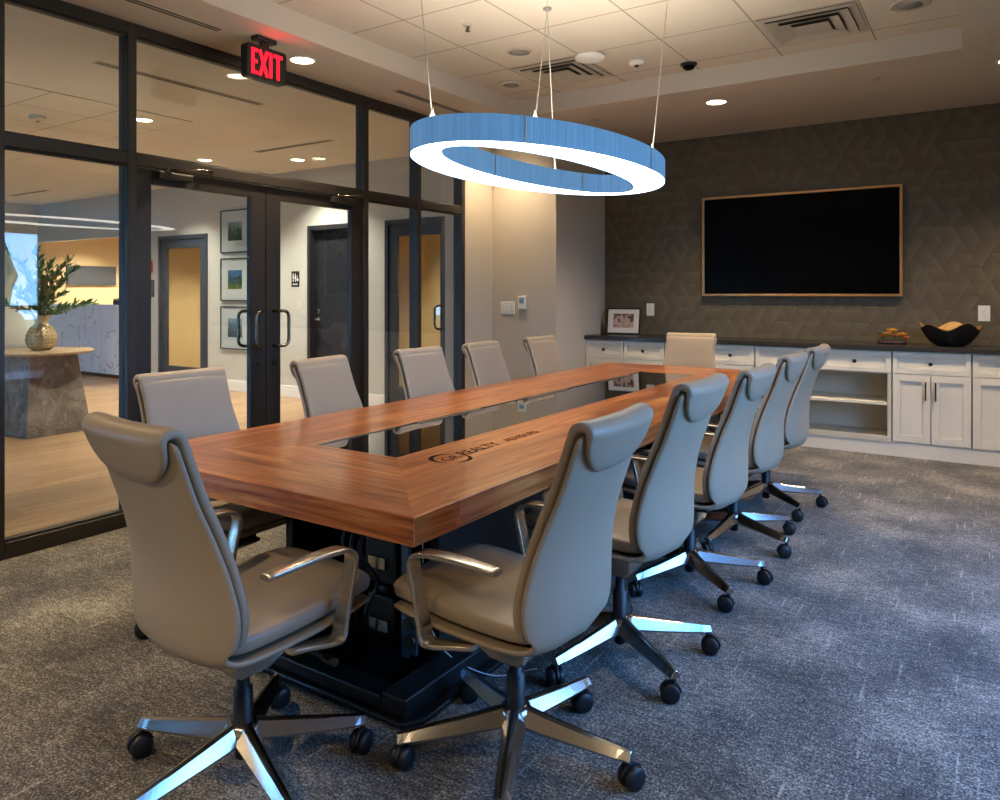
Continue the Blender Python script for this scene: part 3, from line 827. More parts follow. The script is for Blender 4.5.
b = MB(); L1 = [b.bm.verts.new(ell(A - .004, B2 - .004, k, .002)) for k in range(N)]; L2 = [b.bm.verts.new(ell(Ai + .004, Bi + .004, k, .002)) for k in range(N)]
L3 = [b.bm.verts.new(ell(A - .004, B2 - .004, k, .006)) for k in range(N)]; L4 = [b.bm.verts.new(ell(Ai + .004, Bi + .004, k, .006)) for k in range(N)]
for k in range(N):
    j = (k + 1) % N
    b.bm.faces.new([L1[k], L1[j], L2[j], L2[k]]); b.bm.faces.new([L3[k], L3[j], L4[j], L4[k]])
    b.bm.faces.new([L1[k], L1[j], L3[j], L3[k]]); b.bm.faces.new([L2[k], L2[j], L4[j], L4[k]])
b.build('diffuser', M['led_white'], pend)
b = MB(); L1 = [b.bm.verts.new(ell(A - .004, B2 - .004, k, ht - .008)) for k in range(N)]; L2 = [b.bm.verts.new(ell(Ai + .004, Bi + .004, k, ht - .008)) for k in range(N)]
for k in range(N): j = (k + 1) % N; b.bm.faces.new([L1[k], L1[j], L2[j], L2[k]])
b.build('ceiling_fill_panel', M['ceiling_fill'], pend)  # glowing sheet added on top of the ring to brighten the ceiling
for t in (-52, 8, 68, 128, 188, 248):
    a = R(t)
    for (ra, rb, s) in ((A, B2, 1), (Ai, Bi, -1)):
        c = Vector((ra * math.cos(a), rb * math.sin(a), 0)); nrm = Vector((math.cos(a) / ra, math.sin(a) / rb, 0)).normalized() * s
        tg = Vector((-nrm.y, nrm.x, 0))
        p0 = c - tg * .004 - nrm * .002; p1 = c + tg * .004 + nrm * .003
        Mx = Matrix((( tg.x, nrm.x, 0, c.x), (tg.y, nrm.y, 0, c.y), (0, 0, 1, 0), (0, 0, 0, 1)))
        b = MB(); b.box((-.004, -.003, 0), (.004, .0025, ht), M=Mx); b.build('seam_clip', M['steel_cable'], pend)
def rel(x, y, z): return (x - PX, y - PY, z - PZ)
cables = [((-1.915, 2.40, 2.06), (-2.14, 2.54, TZ)), ((-1.432, 3.575, 2.06), (-1.47, 3.92, TZ)),
          ((-1.58, 2.66, 2.06), (-1.87, 3.27, 2.785)), ((-2.17, 3.89, 2.06), (-1.87, 3.27, 2.785)), ((-1.87, 3.27, 2.785), (-1.87, 3.27, TZ))]
for i, (p, q) in enumerate(cables):
    MB().tube([rel(*p), rel(*q)], .0022, 6).build('suspension_cable', M['steel_cable'], pend)
    if i < 4:
        c = rel(*p); MB().lathe([(.016, -.01), (.014, .012), (.005, .035), (.004, .05)], c, 14).build('cable_gripper', M['white_plastic'], pend)
c = rel(-1.87, 3.27, 2.785); MB().lathe([(.004, -.02), (.008, -.01), (.022, -.004), (.022, .004), (.006, .008)], c, 16).build('cable_joint', M['grey_plastic'], pend)
for (x, y) in ((-2.14, 2.54), (-1.47, 3.92), (-1.87, 3.27)):
    MB().lathe([(.03, -.012), (.03, 0)], rel(x, y, TZ), 20).build('ceiling_canopy', M['white_plastic'], pend)

# ------------------------------------------------------------------ ceiling fittings
def downlight(x, y, z, label, group, mat, r=.075, lit=True, power=0, spot=True, col=(1, .76, .48)):
    t = empty('downlight', (x, y, z), label=label, cat='ceiling light', group=group)
    MB().lathe([(r + .016, 0), (r + .016, -.004), (r + .004, -.008), (r, -.004), (r, .0)], n=36).build('trim_ring', M['white_plastic'] if lit else M['vent'], t)
    MB().lathe([(r, -.0015), (r * .5, -.003), (0, -.0032)], n=36).build('lens', mat, t)
    if power:
        l = bpy.data.lights.new('downlight_lamp', 'SPOT' if spot else 'AREA')
        if spot: l.spot_size = R(118); l.spot_blend = .8; l.shadow_soft_size = .06
        else: l.shape = 'DISK'; l.size = .14
        l.energy = power; l.color = col
        o = bpy.data.objects.new('downlight_lamp', l); COL.objects.link(o); o.parent = t; o.location = (0, 0, -.012)
    return t
PW = 125
for (x, y, lab, p) in ((-3.87, 3.45, 'lit round downlight in the left soffit beside the exit sign', PW), (-1.88, 6.08, 'lit round downlight in the far soffit above the screen', PW * 1.0),
                    (-3.90, 5.98, 'lit downlight above the corner column, hidden behind the ring pendant', PW * .45), (.12, 6.08, 'downlight in the far soffit past the right edge', PW),
                    (-3.87, .9, 'downlight in the near left soffit', PW * 1.2), (-1.88, -.9, 'downlight in the soffit behind the viewer', PW), (.45, 3.4, 'downlight in the right soffit', PW * .5), (-.3, -.9, 'downlight over the viewer', PW)):
    downlight(x, y, CZ, lab, 'lit downlights in the meeting room', M['lamp'], power=p)
downlight(-2.81, 4.51, TZ, 'unlit recessed downlight in a ceiling tile beside the vent', None, M['grey_plastic'], lit=False)
for (x, y, lab) in ((-6.38, 3.83, 'lobby downlight seen just right of the first mullion'), (-8.7, 3.92, 'lobby downlight low behind the left pane'),
                    (-6.81, 6.0, 'lobby downlight over the restroom door'), (-7.74, 5.41, 'lobby downlight just above the left door closer'), (-9.5, 5.75, 'lobby downlight washing the wall above the glazed door')):
    downlight(x, y, CZ - (.007 if y < 4.1 else 0), lab, 'lobby downlights', M['lamp_soft'], power=175, col=(1, .95, .86))
for (x, y) in ((-13.0, 8.2), (-9.8, 7.5), (-5.4, 7.5), (-13.3, 7.3)):
    downlight(x, y, 2.70, 'downlight lighting the tan rooms behind the lobby wall', 'downlights behind the lobby wall', M['lamp_soft'], power=340, col=(1, .88, .68))

def speaker_grille(x, y, z, label, r=.1):
    t = empty('ceiling_speaker', (x, y, z), label=label, cat='speaker', group='ceiling speakers')
    MB().lathe([(r + .012, 0), (r + .012, -.006), (r, -.010)], n=36).build('rim', M['vent'], t)
    MB().lathe([(r, -.009), (0, -.012)], n=36).build('grille', M['grey_plastic'], t)
speaker_grille(-3.30, 5.17, TZ, 'round ceiling speaker in the far left corner of the tiles')
speaker_grille(-.40, 5.04, TZ, 'round ceiling speaker right of the right hand air vent')
speaker_grille(-8.3, 2.95, CZ - .006, 'grey round speaker in the lobby ceiling at the left edge')

t = empty('wireless_access_point', (-2.42, 4.85, TZ), label='white domed disc on the ceiling tiles between vent and detector', cat='access point')
MB().lathe([(.10, 0), (.115, -.012), (.105, -.03), (.06, -.042), (0, -.044)], n=36).build('dome', M['white_plastic'], t)
t = empty('smoke_detector', (-2.19, 5.16, TZ), label='small white smoke detector with a dark tip on the ceiling tiles', cat='smoke detector', group='smoke detectors')
MB().lathe([(.055, 0), (.058, -.018), (.05, -.03), (.02, -.034)], n=30).build('housing', M['white_plastic'], t)
MB().lathe([(.018, -.033), (.014, -.045), (0, -.046)], n=18).build('sensor', M['black_plastic'], t)
t = empty('smoke_detector', (-7.05, 3.25, CZ - .006), label='white smoke detector on the lobby ceiling behind the left pane', cat='smoke detector', group='smoke detectors')
MB().lathe([(.065, 0), (.068, -.018), (.055, -.035), (.02, -.04)], n=30).build('housing', M['white_plastic'], t)
MB().lathe([(.018, -.038), (.014, -.05), (0, -.051)], n=18).build('sensor', M['grey_plastic'], t)
t = empty('dome_camera', (-1.89, 5.44, TZ), label='black dome camera on the ceiling tile edge above the screen', cat='camera')
MB().lathe([(.062, 0), (.062, -.012), (.05, -.02)], n=30).build('housing', M['black_plastic'], t)
MB().lathe([(.048, -.018), (.042, -.034), (.025, -.046), (0, -.05)], n=30).build('dome', M['black'], t)
def sprinkler(x, y, z, label):
    t = empty('fire_sprinkler', (x, y, z), label=label, cat='sprinkler', group='pendent sprinkler heads')
    MB().lathe([(.032, 0), (.030, -.006), (.014, -.010)], n=24).build('escutcheon', M['vent'], t)
    m = MB(); m.cyl((0, 0, 0), .007, -.032, -.008); m.tube([(-.012, 0, -.01), (-.016, 0, -.022), (-.006, 0, -.038)], .0025, 6); m.tube([(.012, 0, -.01), (.016, 0, -.022), (.006, 0, -.038)], .0025, 6); m.cyl((0, 0, 0), .016, -.042, -.039)
    m.build('head', M['handle_metal'], t)
sprinkler(-2.80, 3.87, TZ, 'sprinkler head hanging from the tiles between the pendant cables')
sprinkler(-7.2, 3.0, CZ - .006, 'sprinkler head on the lobby ceiling behind the left pane')
for (x, y, lab) in ((-3.0, 6.11, 'flat round sprinkler cover in the far soffit left of the downlight'), (-.705, 6.04, 'flat round sprinkler cover in the far soffit above the screen corner')):
    t = MB(); t.lathe([(.038, 0), (.038, -.004), (0, -.005)], (0, 0, 0), 28); o = t.build('sprinkler_cover', M['vent'], label=lab, cat='sprinkler cover', group='flat sprinkler covers'); o.location = (x, y, CZ)

def air_vent(x, y, label):
    t = empty('air_vent', (x, y, TZ), label=label, cat='air vent', group='square ceiling air vents')
    def sq(b, o, i, z0, z1):
        P = [[(-o, -o, z0), (o, -o, z0), (o, o, z0), (-o, o, z0)], [(-i, -i, z1), (i, -i, z1), (i, i, z1), (-i, i, z1)]]
        for k in range(4): b.poly([P[0][k], P[0][(k + 1) % 4], P[1][(k + 1) % 4], P[1][k]])
    b = MB(); sq(b, .29, .25, -.002, -.006); sq(b, .29, .29, 0, -.002)
    b.box((-.25, -.25, -.004), (.25, .25, -.001)); b.build('vent_frame', M['vent_dark'], t)
    b = MB(); sq(b, .29, .245, -.005, -.008); b.build('outer_flange', M['vent'], t)
    for k, (o, i, z0, z1) in enumerate(((.242, .182, -.006, -.018), (.178, .118, -.008, -.024))):
        b = MB(); sq(b, o, i, z1, z0); sq(b, o - .002, i - .002, z1 + .002, z0 + .002); b.build('louvre', M['vent'], t)
    b = MB(); b.poly([(-.11, -.11, -.026), (.11, -.11, -.026), (.11, .11, -.026), (-.11, .11, -.026)]); sq(b, .11, .07, -.026, -.012); b.build('centre_plate', M['vent'], t)
air_vent(-2.785, 5.105, 'square louvred air vent behind the pendant cables')
air_vent(-.955, 5.105, 'square louvred air vent above the right half of the screen')
def slot_vent(x0, y0, x1, y1, z, label):
    t = empty('slot_vent', ((x0 + x1) / 2, (y0 + y1) / 2, z), label=label, cat='air vent', group='linear slot vents')
    L = math.hypot(x1 - x0, y1 - y0) / 2; ax = abs(x1 - x0) > abs(y1 - y0)
    def bx(b, l, w0, w1, za, zb_):
        if ax: b.box((-l, w0, za), (l, w1, zb_))
        else: b.box((w0, -l, za), (w1, l, zb_))
    b = MB(); bx(b, L, -.042, .042, -.003, -.0005); b.build('flange', M['vent'], t)
    for w0 in (-.026, .006):
        b = MB(); bx(b, L - .015, w0, w0 + .02, -.0045, -.0032); b.build('slot', M['vent_dark'], t)
slot_vent(-3.84, 1.58, -3.84, 2.80, CZ, 'slot vent in the left soffit nearest the viewer')
slot_vent(-3.84, 4.36, -3.84, 5.58, CZ, 'slot vent in the left soffit behind the pendant')
slot_vent(-5.07, 2.70, -5.07, 4.08, CZ, 'slot vent in the lobby ceiling seen over the double door')
slot_vent(-6.83, 5.42, -5.64, 5.42, CZ, 'slot vent in the lobby ceiling above the restroom door')
slot_vent(-13.2, 5.68, -12.0, 5.68, CZ, 'slot vent in the far lobby ceiling behind the left pane')

# exit sign
ex_ = empty('exit_sign', (-3.74, 3.03, CZ), label='black exit sign with glowing red letters hanging from the left soffit', cat='exit sign')
b = MB(); b.box((-.03, -.075, -.028), (.03, .075, 0)); b.box((-.012, -.03, -.09), (.012, .03, -.028)); b.build('mounting_canopy', M['black_plastic'], ex_, bevel=.004)
b = MB(); b.prism(rounded_rect(.30, .205, .022, 5, 0, -.165), -.030, .030, 'x'); b.build('housing', M['black_plastic'], ex_, bevel=.004)
def stroke(b, y0, z0, y1, z1, w):
    d = Vector((y1 - y0, z1 - z0)); n = Vector((-d.y, d.x)).normalized() * w / 2
    P = [(y0 + n.x, z0 + n.y), (y1 + n.x, z1 + n.y), (y1 - n.x, z1 - n.y), (y0 - n.x, z0 - n.y)]
    b.prism(P, .0305, .0335, 'x')
zb0, zt0 = -.245, -.09
w = .021
y = -.119
letters = []
b = MB(); stroke(b, y + w / 2, zb0, y + w / 2, zt0, w); [stroke(b, y, z_, y + .044, z_, w) for z_ in (zb0 + w / 2, (zb0 + zt0) / 2, zt0 - w / 2)]; letters.append(b)
b = MB(); stroke(b, -.058, zb0, -.002, zt0, w); stroke(b, -.058, zt0, -.002, zb0, w); letters.append(b)
b = MB(); stroke(b, .024, zb0, .024, zt0, w); letters.append(b)
b = MB(); stroke(b, .081, zb0, .081, zt0, w); stroke(b, .048, zt0 - w / 2, .114, zt0 - w / 2, w); letters.append(b)
for b in letters: b.build('letter', M['exit_red'], ex_)
l = bpy.data.lights.new('exit_glow', 'AREA'); l.shape = 'RECTANGLE'; l.size = .24; l.size_y = .12; l.energy = .3; l.color = (1, .03, .03)
o = bpy.data.objects.new('exit_glow', l); COL.objects.link(o); o.parent = ex_; o.location = (.04, 0, -.16); o.rotation_euler = (0, R(-90), 0)

# ------------------------------------------------------------------ television
tv = empty('television', (-1.525, YB, 1.81), label='large black flat screen in a thin bronze frame on the dark patterned wall', cat='television')
b = MB(); w_, h_ = .885, .49
def frame(b, w_, h_, t, y0, y1):
    b.box((-w_, y0, -h_), (-w_ + t, y1, h_)); b.box((w_ - t, y0, -h_), (w_, y1, h_)); b.box((-w_ + t, y0, h_ - t), (w_ - t, y1, h_)); b.box((-w_ + t, y0, -h_), (w_ - t, y1, -h_ + t))
frame(b, w_, h_, .022, -.075, -.005); b.build('bezel', M['gold'], tv, bevel=.002)
MB().box((-w_ + .022, -.060, -h_ + .022), (w_ - .022, -.005, h_ - .022)).build('screen', M['black'], tv)

# ------------------------------------------------------------------ credenza cabinets
CY = 6.93; CTOP = .875
top = MB(); top.box((-3.508, CY - .03, CTOP), (XR, YB - .001, CTOP + .04)); top.build('worktop', M['counter'], bevel=.004, label='long dark stone worktop on the cream cabinets', cat='worktop')
MB().box((-3.508, CY + .008, 0), (XR, YB - .01, .115)).build('cabinet_plinth', M['cab'], label='recessed cream toe kick running under the cabinets', cat='plinth')
def shaker(b, x0, x1, z0, z1, y, fw=.055):
    """frame-and-panel front whose face is at y"""
    b.box((x0, y, z0), (x0 + fw, y + .02, z1)); b.box((x1 - fw, y, z0), (x1, y + .02, z1))
    b.box((x0 + fw, y, z1 - fw), (x1 - fw, y + .02, z1)); b.box((x0 + fw, y, z0), (x1 - fw, y + .02, z0 + fw))
    b.box((x0 + fw, y + .0135, z0 + fw), (x1 - fw, y + .0195, z1 - fw))
def cabinet(x0, x1, label, drawers, doors, openbay=False):
    c = empty('cabinet', ((x0 + x1) / 2, CY, .115), label=label, cat='cabinet', group='cream cabinets under the worktop')
    hw = (x1 - x0) / 2; g = .003; zt_ = CTOP - .115; dz = .19
    b = MB(); t = .02
    b.box((-hw + g / 2, .02, 0), (-hw + t, .45, zt_)); b.box((hw - t, .02, 0), (hw - g / 2, .45, zt_)); b.box((-hw + t, .44, 0), (hw - t, .45, zt_))
    b.box((-hw + t, .02, 0), (hw - t, .44, .03)); b.box((-hw + t, .02, zt_ - .02), (hw - t, .44, zt_))
    b.box((-hw + t, .02, zt_ - dz - .01), (hw - t, .44, zt_ - dz + .01))
    if openbay:
        b.box((-hw + g / 2, .0, 0), (-hw + .03, .02, zt_ - dz)); b.box((hw - .03, .0, 0), (hw - g / 2, .02, zt_ - dz)); b.box((-hw + .03, 0, 0), (hw - .03, .02, .045))
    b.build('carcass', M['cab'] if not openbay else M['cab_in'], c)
    if openbay:
        MB().box((-hw + t, .01, .30), (hw - t, .44, .325)).build('shelf', M['cab'], c, bevel=.002, seg=1)
    n = drawers
    for i in range(n):
        a = -hw + (2 * hw) * i / n; e_ = a + 2 * hw / n
        b = MB(); shaker(b, a + g, e_ - g, zt_ - dz + g, zt_ - .012, 0, .04); d_ = b.build('drawer', M['cab'], c, bevel=.0015, seg=1)
        k_ = MB(); k_.lathe([(.006, 0), (.006, -.014), (.015, -.018), (.016, -.026), (.010, -.031), (0, -.032)], ((a + e_) / 2, 0, zt_ - dz / 2 - .005), 18, 'y'); k_.build('knob', M['black_metal'], d_)
    for i in range(doors):
        a = -hw + (2 * hw) * i / doors; e_ = a + 2 * hw / doors
        b = MB(); shaker(b, a + g, e_ - g, .012, zt_ - dz - g, 0, .055); d_ = b.build('door', M['cab'], c, bevel=.0015, seg=1)
        if doors == 1: xh = e_ - .04
        else: xh = (e_ - .035) if i % 2 == 0 else (a + .035)
        k_ = MB(); zc = zt_ - dz - .13
        k_.box((xh - .005, -.03, zc - .075), (xh + .005, -.022, zc + .075)); k_.box((xh - .004, -.024, zc - .062), (xh + .004, 0, zc - .054)); k_.box((xh - .004, -.024, zc + .054), (xh + .004, 0, zc + .062))
        k_.build('handle', M['black_metal'], d_)
cabinet(-3.508, -2.655, 'cream cabinet at the left wall under the small framed photo, with two drawers', 2, 2)
cabinet(-2.65, -1.795, 'cream cabinet behind the far end chair', 2, 2)
cabinet(-1.79, -.685, 'cream cabinet with two drawers over an open shelf bay', 2, 0, True)
cabinet(-.68, -.125, 'cream cabinet with two doors under the black bowl', 1, 2)
cabinet(-.12, .435, 'cream cabinet at the right edge of the photo', 1, 2)
cabinet(.44, XR - .005, 'cream cabinet beyond the right edge of the photo', 2, 2)

def wall_plate(name, x, y, z, label, w=.075, h=.12, axis='y', mat=None, n=1, cat='wall plate', face=-1):
    t = empty(name, (x, y, z), label=label, cat=cat)
    b = MB(); b.box((-w / 2, -.006, -h / 2), (w / 2, 0, h / 2)); b.build('cover_plate', M['white_plastic'], t, bevel=.003)
    for i in range(n):
        cx = (i - (n - 1) / 2) * .048
        b = MB()
        if name == 'light_switch': b.box((cx - .017, -.009, -.034), (cx + .017, -.006, .034))
        elif name == 'wall_outlet': 
            b.box((cx - .017, -.008, -.034), (cx + .017, -.006, .034))
        b.build('rocker' if name == 'light_switch' else 'socket', M['white_trim'], t, bevel=.001, seg=1)
    if name == 'wall_outlet':
        b = MB()
        for dz_ in (-.018, .018):
            b.box((-.007, -.0086, dz_ - .005), (-.005, -.0079, dz_ + .005)); b.box((.005, -.0086, dz_ - .005), (.007, -.0079, dz_ + .005))
        b.build('slot', M['black_plastic'], t)
    return t
wall_plate('wall_outlet', -2.985, YB, 1.175, 'white outlet plate beside the small framed photo', .085, .13, cat='outlet')
wall_plate('wall_outlet', -.045, YB, 1.18, 'white outlet plate behind the black bowl', .085, .13, cat='outlet')
wall_plate('light_switch', -4.065, 6.31, 1.20, 'white three gang light switch on the column', .165, .125, n=3, cat='light switch')
t = empty('thermostat', (-3.89, 6.31, 1.255), label='small white thermostat with blue screen on the column', cat='thermostat')
MB().box((-.045, -.022, -.065), (.045, 0, .065)).build('housing', M['white_plastic'], t, bevel=.005)
MB().box((-.028, -.0235, .0), (.028, -.022, .045)).build('screen', simple('lcd_blue', srgb(120, 170, 196), .2), t)

# small framed photo leaning on the worktop
fr = empty('photo_frame', (-3.215, 7.22, CTOP + .043), label='small black framed photo with white mat standing on the left end of the worktop', cat='picture frame')
fr.rotation_euler = (R(-8), 0, R(4))
b = MB(); w_, h_ = .185, .275
def fr4(b, w, z0, z1, t, y0, y1): b.box((-w, y0, z0), (-w + t, y1, z1)); b.box((w - t, y0, z0), (w, y1, z1)); b.box((-w + t, y0, z1 - t), (w - t, y1, z1)); b.box((-w + t, y0, z0), (w - t, y1, z0 + t))
fr4(b, .185, 0, .275, .014, -.02, .0); b.build('frame', M['black_metal'], fr, bevel=.002)
MB().box((-.171, -.010, .014), (.171, -.004, .261)).build('mat_board', M['mat_board'], fr)
o = MB().box((-.112, -.0006, -.073), (.112, .0006, .073)).build('photograph', M['photo_desk'], fr, loc=(0, -.0115, .142))
b = MB(); b.box((-.03, 0, .01), (.03, .004, .2)); b.tube([(0, .004, .17), (0, .085, .012)], .005, 6); b.build('easel_back', M['black_metal'], fr)

# black bowl with gold inside
bw = empty('bowl', (-.277, 7.13, CTOP + .04), label='black bowl with ragged petal rim and gold inside on the worktop', cat='bowl')
def bowl(b, off, flip=False):
    N_, Mr = 72, 14
    G = []
    for i in range(Mr):
        f = i / (Mr - 1); row = []
        for k in range(N_):
            a = 2 * PI * k / N_
            rim = .135 + .045 * (abs(math.sin(2.5 * (a + .35))) ** 1.6) - .012 * math.sin(a * 3 + 1)
            prof_r = .07 + (.225 - .07) * f ** .8 + .012 * math.sin(3 * a) * f
            z = off + (rim) * (f ** 1.7)
            row.append(b.bm.verts.new(((prof_r - off * .8) * math.cos(a) * 1.0, (prof_r - off * .8) * math.sin(a) * .8, z)))
        G.append(row)
    for i in range(Mr - 1):
        for k in range(N_):
            fc = b.bm.faces.new([G[i][k], G[i][(k + 1) % N_], G[i + 1][(k + 1) % N_], G[i + 1][k]]); fc.smooth = True
    b.bm.faces.new(G[0])
b = MB(); bowl(b, .0); b.build('bowl_body', M['black_metal'], bw)
b = MB(); bowl(b, .007); b.build('gold_lining', M['bowl_gold'], bw)

# little yellow flower arrangement
fl = empty('flower_arrangement', (-.705, 7.17, CTOP + .04), label='small yellow and orange flower arrangement left of the black bowl', cat='flowers')
b = MB(); b.lathe([(.10, 0), (.11, .012), (.09, .03), (.04, .035)], n=20, sx=1.1, sy=.6); b.build('base', M['plum'], fl)
def blossom(b, c, r, n=7, tilt=.5, seed=0):
    rnd = random.Random(seed)
    for k in range(n):
        a = 2 * PI * k / n + rnd.random() * .4
        d = Vector((math.cos(a), math.sin(a), tilt)).normalized(); s_ = Vector((-math.sin(a), math.cos(a), 0))
        c_ = Vector(c); u = Vector((0, 0, 1))
        p = [c_, c_ + d * r * .5 + s_ * r * .3, c_ + d * r + u * .006, c_ + d * r * .5 - s_ * r * .3]
        q = [v - u * .004 for v in p]
        b.poly(p); b.poly(q[::-1])
        for i in range(4): b.poly([p[i], q[i], q[(i + 1) % 4], p[(i + 1) % 4]])
for k, (x, y, z, r, mt) in enumerate(((0, 0, .075, .05, 'petal_yellow'), (-.07, -.01, .04, .045, 'petal_orange'), (.075, 0, .05, .05, 'petal_yellow'), (.03, -.03, .045, .04, 'petal_orange'), (-.035, -.03, .055, .04, 'petal_yellow'), (.11, -.01, .035, .035, 'petal_orange'), (-.09, .0, .06, .03, 'leaf'))):
    b = MB(); z *= 1.35; blossom(b, (x, y, z), r, 8, .5, k); blossom(b, (x, y, z + .006), r * .6, 6, 1.3, k + 20); b.build('blossom' if mt != 'leaf' else 'leaf_sprig', M[mt], fl)
    b = MB(); b.tube([(x * .6, y, .02), (x, y, z)], .004, 6); b.build('stem', M['leaf'], fl)

# ------------------------------------------------------------------ lobby furniture
con = empty('console_table', (-7.78, 3.62, 0), label='pedestal table with oval wood top and tapered brown marble base in the lobby', cat='table')
b = MB(); b.lathe([(.40, .755), (.448, .762), (.45, .775), (.45, .785), (.445, .79), (0, .79)], n=64, sx=1.0, sy=1.02); b.build('tabletop', M['console_top'], con)
b = MB()
def rect(w, d, z): return [(-w, -d, z), (w, -d, z), (w, d, z), (-w, d, z)]
b.rings([rect(.36, .30, 0), rect(.25, .22, .755)], smooth=False)
b.build('marble_base', M['stone'], con, bevel=.006)
vs = empty('vase', (-7.78, 3.62, .79), label='pale gold vase with herringbone relief on the lobby pedestal table', cat='vase')
b = MB(); prof = [(.085, 0), (.125, .03), (.152, .09), (.150, .14), (.115, .21), (.072, .255), (.066, .285), (.088, .335), (.082, .335), (.058, .285)]
prof = [(r * .86, h) for r, h in prof]; b.lathe(resample(prof, 40), n=40); b.build('vase_body', M['brass_weave'], vs)
b = MB()   # herringbone ribs
for k in range(16):
    for j in range(6):
        for s in (-1, 1):
            z0 = .03 + j * .036; z1 = z0 + .030
            a0 = 2 * PI * k / 16; a1 = a0 + s * 2 * PI / 34
            def rad(z):
                t = 0
                for q in range(len(prof) - 1):
                    if prof[q][1] <= z <= prof[q + 1][1]:
                        f = (z - prof[q][1]) / (prof[q + 1][1] - prof[q][1] + 1e-9); return lerp(prof[q][0], prof[q + 1][0], f) + .001
                return .1
            b.tube([(rad(z0) * math.cos(a0), rad(z0) * math.sin(a0), z0), (rad(z1) * math.cos(a1), rad(z1) * math.sin(a1), z1)], .0062, 5)
b.build('herringbone_relief', M['brass_weave'], vs)
pl = empty('leafy_branches', (-7.78, 3.62, 1.07), label='green and olive leafy branches standing in the gold vase', cat='plant')
rnd = random.Random(3)
stems = []; leaves = MB(); dry = MB(); st_ = MB()
def leaf(b, p, d, L, w):
    d = d.normalized(); s_ = d.cross(Vector((rnd.uniform(-1, 1), rnd.uniform(-1, 1), rnd.uniform(.2, 1)))).normalized(); u = d.cross(s_)
    P = [p, p + d * L * .35 + s_ * w, p + d * L * .7 + s_ * w * .8 + u * w * .2, p + d * L, p + d * L * .7 - s_ * w * .8 + u * w * .2, p + d * L * .35 - s_ * w]
    b.poly(P)
for k in range(26):
    a = 2 * PI * k / 26 + rnd.uniform(-.2, .2); spread = rnd.uniform(.10, .46); hgt = rnd.uniform(.22, .70)
    if k % 3 == 0: hgt *= .35; spread = rnd.uniform(.35, .52)
    P = [(0, 0, 0), (spread * .25 * math.cos(a), spread * .25 * math.sin(a), hgt * .45), (spread * .65 * math.cos(a), spread * .65 * math.sin(a), hgt * .8), (spread * math.cos(a), spread * math.sin(a), hgt)]
    Q = resample(P, 18); st_.tube(Q, [lerp(.005, .0015, i / 17) for i in range(18)], 5)
    for i in range(5, 18):
        for s in range(3):
            p = Vector(Q[i]); d = (Vector(Q[min(17, i + 1)]) - Vector(Q[i - 1])).normalized() + Vector((rnd.uniform(-1, 1), rnd.uniform(-1, 1), rnd.uniform(-.4, .9))) * .9
            leaf(dry if k % 4 == 1 else leaves, p, d, rnd.uniform(.05, .10), rnd.uniform(.009, .017))
st_.build('twigs', M['bark'], pl); leaves.build('green_leaves', M['leaf'], pl); dry.build('olive_leaves', M['leaf_dry'], pl)

desk = empty('reception_desk', (-12.55, 6.45, 0), label='white marble fronted reception desk at the far end of the lobby', cat='desk')
MB().box((-1.35, 0, .06), (1.12, .10, 1.13)).build('front_panel', M['desk_stone'], desk, bevel=.004)
MB().box((-1.35, -.04, 1.13), (1.12, .38, 1.165)).build('transaction_top', M['desk_stone'], desk, bevel=.004)
MB().box((-1.32, .03, 0), (1.10, .12, .06)).build('toe_kick', M['handle_metal'], desk)
MB().box((-1.35, .10, .06), (-1.25, .75, 1.13)).build('end_panel', M['desk_stone'], desk); MB().box((-1.25, .11, .70), (1.12, .80, .74)).build('worktop', M['desk_stone'], desk)
mn = empty('desk_phone', (-11.62, 6.62, 1.165), label='dark phone on the top of the reception desk', cat='phone')
MB().prism([(-.10, 0), (.10, 0), (.10, .03), (-.02, .09), (-.10, .07)], -.09, .09, 'x').build('phone_body', M['black_plastic'], mn, bevel=.006)
MB().tube([(-.105, -.07, .075), (-.11, 0, .085), (-.105, .07, .075)], .018, 8).build('handset', M['black_plastic'], mn)
sg = empty('wall_screen', (-14.2, 7.49, 1.68), label='wide dark grey screen on the tan wall behind the reception desk', cat='screen')
MB().box((0, -.46, -.18), (.04, .46, .18)).build('screen_panel', M['sign_grey'], sg, bevel=.003)
MB().box((.04, -.45, -.17), (.042, .45, .17)).build('display', simple('grey_display', srgb(70, 74, 82), .25), sg)
# framed prints, restroom sign, alarm
for i, (zc, mt, lab) in enumerate(((2.20, 'photo_a', 'top framed print of three on the lobby wall'), (1.535, 'photo_b', 'middle framed print of three on the lobby wall, blue sky picture'), (.87, 'photo_c', 'bottom framed print of three on the lobby wall'))):
    f = empty('framed_print', (-8.67, LY, zc), label=lab, cat='framed picture', group='framed prints on the lobby wall')
    b = MB(); frame(b, .31, .295, .014, -.03, 0); b.build('frame', M['black_metal'], f, bevel=.002)
    MB().box((-.296, -.018, -.281), (.296, -.004, .281)).build('mat_board', M['mat_board'], f)
    MB().box((-.15, -.021, -.13), (.15, -.018, .13)).build('print', M[mt], f)
    MB().box((-.296, -.026, -.281), (.296, -.024, .281)).build('glazing', M['glass'], f)
rs = empty('restroom_sign', (-7.47, LY, 1.53), label='small dark restroom sign with white figures left of the solid door', cat='sign')
MB().box((-.072, -.008, -.10), (.072, 0, .10)).build('plate', M['black_plastic'], rs, bevel=.003)
b = MB()
